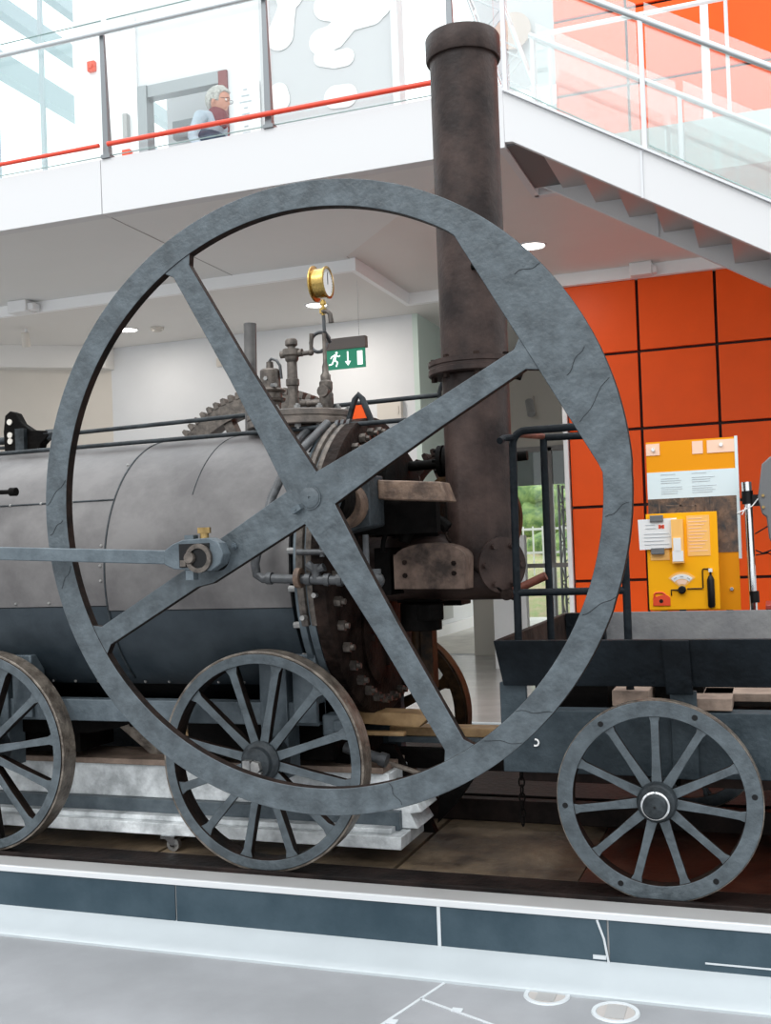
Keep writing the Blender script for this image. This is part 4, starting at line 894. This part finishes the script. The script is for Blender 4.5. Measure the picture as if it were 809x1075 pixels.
for x in (-1.7, -.2, 1.3, 2.8):
    m = MB(); m.cyl((x, 9.5, ZF), (x, 9.5, 4.53), .016, n=10); obj('post', m, 'stairgrey', gb)

# ================================================================== CEILING FITTINGS
def downlight(x, y, z, r, lab, pw=25, warm=(1, .93, .85)):
    t = thing('downlight', lab, 'ceiling light', (x, y, z), 'recessed downlights under the balcony')
    m = MB(); m.lathe([(r, z-.001), (r+.015, z-.012), (r+.03, z-.008), (r+.032, z+.002)], (x, y, 0), 'z', 36); obj('bezel', m, 'white_fascia', t)
    m = MB(); m.cyl((x, y, z-.006), (x, y, z+.002), r, n=32); obj('lamp_disc', m, 'lamp', t)
    ld = bpy.data.lights.new('downlight_lamp', 'AREA'); ld.shape = 'DISK'; ld.size = r*2; ld.energy = pw; ld.color = warm
    lo = bpy.data.objects.new('downlight_lamp', ld); C.objects.link(lo); lo.parent = t; lo.location = (0, 0, -.015)
exec('''
downlight(-2.20, 10.84, zA+.012, .125, 'bright round downlight in the warm ceiling beside the stairs', 12)
downlight(-7.62, 11.75, zB, .115, 'round downlight seen through the left of the flywheel', 10)
downlight(-4.96, 11.66, zB, .115, 'round downlight partly hidden behind the pressure gauge', 22)
''')
for (x, y) in ((-6.0, 13.9), ):
    pass
m = MB(); m.lathe([(.0, zB-.05), (.05, zB-.05), (.06, zB-.03), (.085, zB-.028), (.085, zB)], (-7.236, 11.83, 0), 'z', 28)
tag(obj('smoke_detector', m, 'beigewall'), 'small round smoke detector on the low cream ceiling', 'smoke detector')
m = MB(); m.box(-8.24, -7.98, 10.22, 10.40, zB-.02, zA); m.box(-7.98, -7.90, 10.25, 10.38, zB+.0, zB+.08)
tag(obj('emergency_light', m, 'white', bevel=.01), 'white box light on the bright ceiling strip at the left', 'emergency light')
m = MB(); m.box(-1.37, -1.13, 12.02, 12.16, zB-.01, zA+.012); m.box(-1.13, -1.08, 12.04, 12.14, zB+.0, zB+.08)
tag(obj('emergency_light', m, 'white', bevel=.01), 'white box light above the orange panels by the stairs', 'emergency light')
sp = thing('spotlight', 'small white spotlight hanging on the cream ceiling at far left', 'spotlight', (-8.67, 11.1, zB))
m = MB(); m.cyl((-8.67, 11.1, zB-.06), (-8.67, 11.1, zB), .015, n=10); obj('stem', m, 'white', sp); m = MB(); m.cyl((-8.67, 11.1, zB-.22), (-8.65, 11.05, zB-.06), .055, .05, n=20); obj('head', m, 'beigewall', sp)
sp = thing('security_camera', 'small beige security camera on the cream wall right of the chimney', 'camera', (-3.35, 15.9, 2.05))
m = MB(); m.box(-3.42, -3.30, 15.9, 16.0, 2.1, 2.2); obj('mount', m, 'beigewall', sp); m = MB(); m.cyl((-3.36, 15.9, 2.12), (-3.30, 15.75, 1.9), .06, n=16); obj('body', m, 'ledge', sp)
# exit sign
ex = thing('exit_sign', 'green hanging emergency exit sign with running figure and down arrow', 'exit sign', (-4.25, 10.8, 2.1))
sx0, sx1 = -4.50, -4.045; yS = 10.8
m = MB(); m.box(sx0, sx1+.02, yS-.04, yS+.04, 2.165, 2.29); obj('housing', m, mat('grey_brown_housing', (.17,.145,.13), .4), ex, bevel=.006)
m = MB(); m.box(sx0+.005, sx1, yS-.008, yS+.008, 1.955, 2.165); obj('sign_face', m, 'signgreen', ex)
m = MB(); yy = yS-.010
def bar(p, q, w):
    p, q = Vector((p[0], p[1])), Vector((q[0], q[1])); d = (q-p).normalized(); n = Vector((-d.y, d.x))*w/2
    P = [p-n, q-n, q+n, p+n]; m.prism([(v.x, v.y) for v in P], yy-.002, yS-.006)
# running figure
m.lathe([(0, yy-.002), (.013, yy-.002), (.013, yS-.006), (0, yS-.006)], (-4.375, 0, 2.135), 'y', 20)
bar((-4.385, 2.118), (-4.405, 2.06), .03); bar((-4.385, 2.112), (-4.35, 2.09), .011); bar((-4.35, 2.09), (-4.335, 2.105), .011); bar((-4.39, 2.11), (-4.43, 2.10), .011); bar((-4.43, 2.10), (-4.445, 2.075), .011)
bar((-4.405, 2.063), (-4.365, 2.03), .016); bar((-4.365, 2.03), (-4.385, 1.985), .014); bar((-4.41, 2.06), (-4.43, 2.015), .016); bar((-4.43, 2.015), (-4.47, 2.01), .014)
bar((-4.245, 2.14), (-4.245, 2.02), .016); m.prism([(-4.28, 2.035), (-4.245, 1.985), (-4.21, 2.035)], yy-.002, yS-.006)
m.box(-4.135, -4.075, yy-.002, yS-.006, 1.985, 2.135)
obj('pictogram', m, 'signwhite', ex)
m = MB(); z = 2.29
while z < zB-.01:
    m.ball((-4.11, yS, z), .008, .6, .6, 1.3, 1); z += .028
m.cyl((-4.11, yS, 2.28), (-4.11, yS, zB), .0018, n=5); obj('chain', m, 'chrome', ex)
m = MB(); m.box(-4.60, -4.28, 12.62, 12.70, 1.56, 1.86); m.box(-4.33, -4.31, 12.61, 12.62, 1.66, 1.76)
tag(obj('wall_cabinet', m, 'beigewall', bevel=.006), 'small beige cabinet on the white wall above the boiler front', 'cabinet')
m = MB(); m.box(-6.86, -6.77, 12.66, 12.70, 2.49, 2.60); tag(obj('light_switch', m, 'beigewall'), 'tiny beige switch on the white wall behind the upper left spoke', 'switch')

# ================================================================== EXHIBIT BOARDS
def onb(u, v, w, h, y, mtl, name, par, x0, z0, t=.004, tilt=0):
    m = MB(); m.box(x0+u, x0+u+w, y-t, y, z0-v-h, z0-v); return obj(name, m, mtl, par)
eb = thing('tall_information_panel', 'tall information panel with amber head, pale blue text band and dark photo', 'information panel', (-.47, 7.06, -1.475))
X0, Z0, W = -.742, .612, .540; Yb = 7.05
m = MB(); m.box(X0, X0+W, Yb, Yb+.03, -.47, Z0); obj('board', m, 'amber', eb)
onb(0, .196, W, .17, Yb, 'paleblue', 'text_band', eb, X0, Z0)
ph = onb(0, .366, W, .354, Yb, 'photo', 'photograph', eb, X0, Z0)
m = MB()
for (a, c) in (((.07, .38), (.07, .46)), ((.11, .41), (.30, .42)), ((.16, .37), (.24, .46)), ((.24, .37), (.16, .46)), ((.29, .37), (.29, .46)), ((.34, .37), (.345, .46)), ((.37, .37), (.37, .46)), ((.40, .37), (.40, .46)), ((.47, .52), (.48, .60))):
    p, q = Vector((X0+a[0], Z0-a[1])), Vector((X0+c[0], Z0-c[1])); d = (q-p).normalized(); n = Vector((-d.y, d.x))*.004
    m.prism([((p-n).x, (p-n).y), ((q-n).x, (q-n).y), ((q+n).x, (q+n).y), ((p+n).x, (p+n).y)], Yb-.006, Yb-.003)
obj('photo_detail', m, 'rust', ph)
for (u, w, h) in ((.0, .085, .075), (.285, .065, .08), (.375, .165, .08)): onb(u, .012, w, h, Yb-.001, 'peach', 'patch', eb, X0, Z0)
m = MB(); r_ = random.Random(3)
for col in (.085, .275):
    for k in range(10):
        if k in (1, 5): continue
        w = .10+.05*r_.random() if k else .09; h = .0028
        m.box(X0+col, X0+col+w, Yb-.006, Yb-.004, Z0-.212-.0135*k-h, Z0-.212-.0135*k)
obj('text_lines', m, 'ink', eb)
for u, v in ((.045, .05), (.46, .045), (.49, .95)):
    m = MB(); m.cyl((X0+u, Yb-.02, Z0-v), (X0+u, Yb, Z0-v), .011, n=18); obj('screw_cap', m, 'chrome', eb)
m = MB(); m.box(X0+W, X0+W+.018, Yb-.01, Yb+.04, -.15, Z0+.005); obj('acrylic_edge', m, 'paleblue', eb)
for x in (X0+.05, X0+W-.09):
    m = MB(); m.box(x, x+.04, Yb+.03, Yb+.06, -1.475, Z0-.2); obj('leg', m, 'grey', eb)
yb = thing('yellow_control_board', 'bright amber yellow board with red fuel can, dial and black cylinder pictures', 'information board', (-.53, 6.85, -1.475))
X1, Z1, W1, H1 = -.742, .148, .425, .60; Yc = 6.88
m = MB(); m.box(X1, X1+W1, Yc, Yc+.025, Z1-H1, Z1); obj('board', m, 'yellow', yb, bevel=.002)
onb(.245, .02, .135, .25, Yc, 'ltamber', 'print_block', yb, X1, Z1); onb(.02, .22, .115, .07, Yc, 'ltamber', 'print_block', yb, X1, Z1)
m = MB()
for k in range(11): m.box(X1+.255, X1+.255+.08+.03*((k*5) % 3)/2, Yc-.006, Yc-.004, Z1-.04-.02*k, Z1-.036-.02*k)
obj('text_lines', m, 'peach', yb)
# acrylic holder
m = MB(); m.box(X1+.155, X1+.225, Yc-.05, Yc, Z1-.31, Z1-.04); h_ = obj('leaflet_holder', m, 'ltamber', yb); m = MB(); m.box(X1+.165, X1+.21, Yc-.056, Yc-.048, Z1-.235, Z1-.155); m.box(X1+.158, X1+.222, Yc-.054, Yc-.048, Z1-.30, Z1-.235); obj('leaflet', m, 'paper', h_)
# dial fan
def fan(a0, a1, r0, r1, cx, cz, mtl, name, y, par=yb):
    P = [(cx+r1*math.cos(R(a)), cz+r1*math.sin(R(a))) for a in range(a0, a1+1, 5)]+[(cx+r0*math.cos(R(a)), cz+r0*math.sin(R(a))) for a in range(a1, a0-1, -5)]
    m = MB(); m.prism(P, y-.003, y); return obj(name, m, mtl, par)
cx_, cz_ = X1+.203, Z1-.472
fan(40, 140, .0, .105, cx_, cz_, 'ltamber', 'dial_fan', Yc); fan(45, 135, .062, .092, cx_, cz_, 'paper', 'dial_scale', Yc-.004); fan(55, 125, .03, .058, cx_, cz_, 'peach', 'dial_scale', Yc-.004)
for a0 in (50, 82, 112): fan(a0, a0+15, .074, .080, cx_, cz_, 'ink', 'dial_mark', Yc-.008)
m = MB(); m.lathe([(.024, Yc), (.024, Yc-.03), (.018, Yc-.036), (0, Yc-.036)], (cx_, 0, cz_-.005), 'y', 28); obj('knob', m, 'black', yb)
m = MB(); y_ = Yc-.006
m.tube([(cx_-.02, y_, cz_-.005), (cx_-.065, y_, cz_-.005), (cx_-.065, y_, cz_-.04)], .004, 8); m.tube([(cx_+.03, y_, cz_), (cx_+.12, y_, cz_), (cx_+.125, y_, cz_+.005), (cx_+.125, y_, cz_+.11), (cx_+.13, y_, cz_+.12), (cx_+.17, y_, cz_+.12)], .004, 8); obj('printed_pipe', m, 'black', yb)
m = MB(); gxx, gz = X1+.025, Z1-.575
m.prism([(gxx, gz), (gxx+.105, gz), (gxx+.105, gz+.05), (gxx+.09, gz+.065), (gxx+.075, gz+.072), (gxx+.02, gz+.058), (gxx, gz+.052)], Yc-.008, Yc); m.tube([(gxx+.008, Yc-.004, gz+.05), (gxx+.01, Yc-.004, gz+.075), (gxx+.02, Yc-.004, gz+.082), (gxx+.06, Yc-.004, gz+.082), (gxx+.075, Yc-.004, gz+.07)], .006, 8)
can = obj('fuel_can', m, 'redpaint', yb, bevel=.002); m = MB(); m.cyl((gxx+.05, Yc-.010, gz+.03), (gxx+.05, Yc-.008, gz+.03), .012, n=18); obj('can_badge', m, 'darkwood', can)
m = MB(); bx = X1+.375; m.lathe([(0, Z1-.59), (.018, Z1-.588), (.022, Z1-.575), (.022, Z1-.42), (.012, Z1-.395), (.006, Z1-.39), (.006, Z1-.37), (0, Z1-.37)], (bx, Yc-.015, 0), 'z', 24); cyl_ = obj('gas_cylinder', m, 'black', yb); m = MB(); m.box(bx-.01, bx+.012, Yc-.02, Yc-.005, Z1-.372, Z1-.35); obj('cylinder_valve', m, 'paper', cyl_)
m = MB(); m.box(X1+.18, X1+.22, Yc+.025, Yc+.06, -1.475, Z1-.1); m.box(X1+.05, X1+.35, Yc-.1, Yc+.2, -1.475, -1.455); obj('stand', m, 'grey', yb)
nc = thing('clipped_notice', 'white paper notice with a small red mark clipped over the yellow board', 'notice', (-.67, 6.86, -.0))
m = MB(); m.hexa([(-.785, Yc-.02, -.075), (-.545, Yc-.02, -.065), (-.545, Yc-.016, -.065), (-.785, Yc-.016, -.075), (-.79, Yc-.02, .115), (-.555, Yc-.02, .118), (-.555, Yc-.016, .118), (-.79, Yc-.016, .115)]); obj('paper', m, 'paper', nc)
m = MB()
for k, (w, u) in enumerate(((.06, .04), (.065, .04), (.15, .03), (.16, .03), (.12, .03), (.15, .03))): m.box(-.785+u, -.785+u+w, Yc-.023, Yc-.020, .078-.022*k-(.012 if k > 1 else 0), .081-.022*k-(.012 if k > 1 else 0))
obj('text_lines', m, 'ink', nc)
m = MB(); m.box(-.665, -.650, Yc-.023, Yc-.020, .055, .078); m.box(-.645, -.630, Yc-.023, Yc-.020, .055, .078); m.box(-.655, -.64, Yc-.023, Yc-.0205, .062, .072); label(obj('red_mark', m, 'redpaint', nc), 'small red mark')
for z in (.118, -.085):
    m = MB(); m.box(-.715, -.635, Yc-.035, Yc-.01, z-.02, z+.02); m.cyl((-.715, Yc-.03, z-.012), (-.635, Yc-.03, z-.012), .006, n=10); label(obj('bulldog_clip', m, 'grey', nc, bevel=.003), 'dark grey clip')
# chrome stand + grey lamp head
cs = thing('chrome_stand', 'chrome and black telescopic stand pole beside the yellow board', 'stand', (-.10, 6.95, -1.475))
m = MB(); m.cyl((-.115, 6.95, -1.475), (-.132, 6.95, .185), .024, n=20); obj('pole', m, 'chrome', cs)
m = MB(); m.cyl((-.134, 6.95, .185), (-.136, 6.95, .265), .034, n=20); m.cyl((-.135, 6.95, .22), (-.137, 6.95, .262), .031, n=20); obj('clamp', m, 'black', cs)
m = MB(); m.cyl((-.137, 6.95, .262), (-.139, 6.95, .32), .030, n=20); obj('pole_top', m, 'chrome', cs)
m = MB(); m.cyl((-.118, 6.95, -.42), (-.120, 6.95, -.35), .03, n=16); m.lathe([(.18, -1.475), (.18, -1.46), (.03, -1.44)], (-.115, 6.95, 0), 'z', 28); obj('foot', m, 'black', cs)
m = MB(); m.tube([(-.13, 6.93, .2), (-.17, 6.92, .12), (-.2, 6.93, .13), (-.11, 6.92, .17), (-.06, 6.92, .23)], .004, 6); obj('cable_tie', m, 'paper', cs)
lh = thing('grey_lamp_head', 'grey angular equipment housing at the right edge hung on the chrome stand', 'equipment housing', (.05, 6.95, .1))
m = MB(); m.prism([(-.055, .12), (-.075, .22), (-.045, .42), (.0, .46), (.30, .60), (.30, -.22), (.06, -.19), (-.02, -.03), (-.03, .10)], 6.88, 7.10); bd = obj('body', m, 'grey', lh, bevel=.008)
m = MB(); m.box(-.12, -.05, 6.93, 6.97, .17, .24); obj('arm', m, 'black', lh)
m = MB()
for z in (.16, .23): m.cyl((-.045, 6.878, z), (-.045, 6.868, z), .009, n=12)
obj('screw', m, 'darkbrass', lh)
m = MB(); m.tube([(-.1, 6.94, .0), (-.03, 6.9, .04), (.02, 6.9, .07)], .004, 6); m.tube([(-.1, 6.94, -.10), (-.06, 6.93, -.12), (.0, 6.92, -.1), (.05, 6.92, -.09)], .005, 6); m.tube([(-.1, 6.94, -.13), (-.03, 6.93, -.12), (.03, 6.92, -.15)], .004, 6); obj('cable', m, 'black', lh)
m = MB(); m.cyl((.0, 6.95, -.16), (.10, 6.95, -.16), .045, n=20); m.box(.02, .10, 6.9, 7.0, -.26, -.20); obj('connector', m, 'chrome', lh)
m = MB(); m.box(-.05, .6, 6.2, 6.6, -.415, -.39); m.box(-.05, .6, 6.2, 6.6, -1.475, -.415) ; 
rt = tag(obj('red_topped_plinth', m, 'redpaint', bevel=.004), 'low red-topped plinth at the right edge behind the wagon', 'plinth')
rt.data.materials[0] = mat('deep_red_top', (.28,.03,.02), .35)

# ================================================================== PERSON on the balcony
def skin_mesh(name, verts, edges, radii, m, parent, sub=2):
    me = bpy.data.meshes.new(name); me.from_pydata([tuple(v) for v in verts], edges, []); o = bpy.data.objects.new(name, me); C.objects.link(o)
    o.parent = parent; o.matrix_parent_inverse = Matrix.Translation(-parent.location) if parent.type == 'EMPTY' else Matrix()
    sk = o.modifiers.new('skin', 'SKIN'); sk.use_smooth_shade = True
    for i, r in enumerate(radii):
        s = me.skin_vertices[0].data[i]; s.radius = r if isinstance(r, tuple) else (r, r)
    me.skin_vertices[0].data[0].use_root = True
    ss = o.modifiers.new('sub', 'SUBSURF'); ss.levels = sub; ss.render_levels = sub
    me.materials.append(M[m]); return o
px0, py0, pz0 = -5.60, 10.30, ZF
per = thing('person', 'grey-haired person with blue jacket, its top paled as pane reflection, and dark red scarf facing right behind the balcony glass', 'person', (px0, py0, pz0))
per.scale = (1.2, 1.2, .93)
# facing +x; y is left/right
def pv(x, y, z): return (px0+x, py0+y, pz0+z)
V = [pv(0, 0, .95), pv(.0, 0, 1.12), pv(.03, 0, 1.32), pv(.06, 0, 1.45), pv(.10, 0, 1.53),
     pv(.05, -.17, 1.42), pv(-.02, -.23, 1.16), pv(.12, -.24, .94), pv(.16, -.24, .88),
     pv(.05, .17, 1.42), pv(.04, .23, 1.16), pv(.22, .23, .98), pv(.27, .22, .93),
     pv(.0, -.10, .88), pv(.10, -.10, .50), pv(.02, -.10, .09), pv(.16, -.11, .045),
     pv(-.0, .10, .88), pv(-.06, .10, .50), pv(-.26, .10, .12), pv(-.14, .11, .05)]
Ed = [(0,1),(1,2),(2,3),(3,4),(3,5),(5,6),(6,7),(7,8),(3,9),(9,10),(10,11),(11,12),(0,13),(13,14),(14,15),(15,16),(0,17),(17,18),(18,19),(19,20)]
Rd = [(.13,.17),(.13,.16),(.13,.17),(.09,.12),.058, .072,.052,.038,.03, .072,.052,.038,.03, .088,.062,.045,.04, .088,.062,.045,.04]
body = skin_mesh('body', V, Ed, Rd, 'jacket_reflect', per)
m = MB(); m.lathe([(.15, .92), (.165, 1.05), (.17, 1.20), (.16, 1.25)], (0, 0, 0), 'z', 32)
for v in m.bm.verts: v.co = Vector((v.co.x*.92+.035, v.co.y*1.28, v.co.z))+Vector((px0, py0, pz0))
obj('jacket_hem', m, 'jacket', per)
m = MB(); m.lathe([(.085, 1.36), (.10, 1.43), (.085, 1.52), (.065, 1.56)], (0, 0, 0), 'z', 24)
for v in m.bm.verts: v.co = Vector((v.co.x+.115, v.co.y, v.co.z))+Vector((px0, py0, pz0))
obj('scarf', m, 'scarf', per)
# head
m = MB(); m.ball((0, 0, 0), .1, .98, .78, 1.18, 4)
for v in m.bm.verts:
    c = v.co
    if c.z < -.02: c.x = c.x*(1-.25*min(1, (-.02-c.z)/.1))+.02*min(1, (-.02-c.z)/.1); c.y *= 1-.25*min(1, (-.02-c.z)/.1)
    if c.x > .05 and abs(c.y) < .03:
        n_ = max(0, 1-abs(c.y)/.018)*max(0, 1-abs(c.z+.018)/.03); c.x += .024*n_
        c.x += .006*max(0, 1-abs(c.z+.055)/.010)
        c.x -= .007*max(0, 1-abs(c.z-.01)/.014)
        c.x += .008*max(0, 1-abs(c.z+.095)/.02)
hd = obj('head', m, 'skin', body, (px0+.135, py0, pz0+1.645)); hd.rotation_euler = (0, R(12), 0); hd.scale = (1.05, 1.1, 1.34)
m = MB(); m.ball((-.012, 0, .022), .112, 1.0, .84, 1.05, 3)
for v in m.bm.verts:
    if v.co.x > .045 and v.co.z < .07: v.co.x = .045-.3*(v.co.x-.045)
    if v.co.z < -.03 and v.co.x > -.03: v.co.y *= .7; v.co.z = -.03
    v.co += Vector((random.uniform(-1, 1), random.uniform(-1, 1), random.uniform(-1, 1)))*.004
obj('hair', m, 'hair', hd)
m = MB()
for s in (-1, 1): m.ball((.0, s*.082, -.012), .028, .6, .3, 1.1, 2); obj('ear', m, 'skin', hd); m = MB(); m.ball((.084, s*.030, .006), .010, 1, 1, 1, 2); obj('eye', m, 'paper', hd); m = MB()
m = MB()
for s in (-1, 1): m.tube([(.10+.02*math.cos(t), s*.033+.018*math.sin(t)*0+.018*math.cos(t)*0, .006+.016*math.sin(t)) for t in [i*PI/6 for i in range(12)]], .002, 5, closed=True); m.tube([(.10, s*.05, .01), (.0, s*.08, .01)], .002, 5)
obj('glasses', m, 'black', hd)
def hand(cx, cy, cz, s):
    V = [(cx, cy, cz), (cx+.03, cy, cz-.06)]; E = [(0, 1)]; Rr = [(.02, .028), (.014, .034)]
    for k in range(4):
        yy = cy+(-.027+.018*k); L = (.062, .075, .07, .055)[k]
        i = len(V); V += [(cx+.035, yy, cz-.075), (cx+.045, yy, cz-.075-L*.5), (cx+.038, yy, cz-.075-L)]; E += [(1, i), (i, i+1), (i+1, i+2)]; Rr += [.009, .008, .007]
    i = len(V); V += [(cx+.035, cy+s*-.03, cz-.03), (cx+.06, cy+s*-.036, cz-.06), (cx+.065, cy+s*-.034, cz-.085)]; E += [(0, i), (i, i+1), (i+1, i+2)]; Rr += [.011, .010, .008]
    return V, E, Rr
for s, p in ((1, (.16, -.24, .88)), (-1, (.27, .22, .93))):
    V, E_, Rr = hand(px0+p[0], py0+p[1], pz0+p[2], s); skin_mesh('hand', V, E_, Rr, 'skin', body, 1)
m = MB()
for s, (a, c2, d) in ((-1, ((0, .88), (.10, .50), (.02, .09))), (1, ((0, .88), (-.06, .50), (-.26, .12)))):
    m.tube([pv(a[0], s*.10, a[1]), pv(c2[0], s*.10, c2[1]), pv(d[0], s*.10, d[1]+.02)], [.105, .08, .06], 16)
m.tube([pv(0, 0, .99), pv(0, 0, .86)], [.15, .14], 20); obj('trousers', m, 'trouser', per)

# ================================================================== LIGHT
w = bpy.data.worlds.new('world'); bpy.context.scene.world = w; w.use_nodes = True
nt = w.node_tree; bg = nt.nodes['Background']; bg.inputs['Color'].default_value = (.94, .975, 1.0, 1)
tc = nt.nodes.new('ShaderNodeTexCoord'); sp_ = nt.nodes.new('ShaderNodeSeparateXYZ'); nt.links.new(tc.outputs['Generated'], sp_.inputs[0])
def ramp(src, lo, hi, a, b):
    r = nt.nodes.new('ShaderNodeMapRange'); r.interpolation_type = 'SMOOTHSTEP'
    r.inputs['From Min'].default_value, r.inputs['From Max'].default_value = lo, hi
    r.inputs['To Min'].default_value, r.inputs['To Max'].default_value = a, b
    nt.links.new(src, r.inputs['Value']); return r.outputs['Result']
def plus(a, b):
    ad = nt.nodes.new('ShaderNodeMath'); ad.operation = 'ADD'; nt.links.new(a, ad.inputs[0]); nt.links.new(b, ad.inputs[1]); return ad.outputs[0]
# bright rooflights above, bright glazing behind the exhibits, dimmer hall in front and at the sides
zz = ramp(sp_.outputs['Z'], .15, .85, 0, 1.35); fr = ramp(sp_.outputs['Y'], .05, .5, .62, 1.25); hl = ramp(sp_.outputs['Y'], -.9, -.3, .5, 0)
nt.links.new(plus(plus(zz, fr), hl), bg.inputs['Strength'])
sd = bpy.data.lights.new('sun', 'SUN'); sd.energy = .5; sd.angle = R(25); sd.color = (1, .99, .97)
so = bpy.data.objects.new('sun', sd); C.objects.link(so); so.rotation_euler = (R(48), 0, R(-18)); so.location = (0, -3, 12)

# ================================================================== CAMERA
cd = bpy.data.cameras.new('camera'); cam = bpy.data.objects.new('camera', cd); C.objects.link(cam)
f, cy = 1125.8, 564.16
Rv = Vector((.93995646, .3392252, -.03752474)); Uv = Vector((.03856544, .00367525, .99924932)); Fv = Vector((-.33910847, .94069801, .00962779))
mm = Matrix.Identity(4)
for i in range(3): mm[i][0], mm[i][1], mm[i][2] = Rv[i], Uv[i], -Fv[i]
cam.matrix_world = mm
cd.sensor_fit = 'HORIZONTAL'; cd.sensor_width = 36; cd.lens = f/809*36; cd.shift_y = (cy-537.5)/809; cd.clip_end = 200
bpy.context.scene.camera = cam

for o in bpy.data.objects:
    if o.parent is None: o.location.z += EYE

vs = bpy.context.scene.view_settings; vs.view_transform = 'Standard'; vs.look = 'None'; vs.gamma = 1; vs.use_curve_mapping = False; vs.exposure = .38
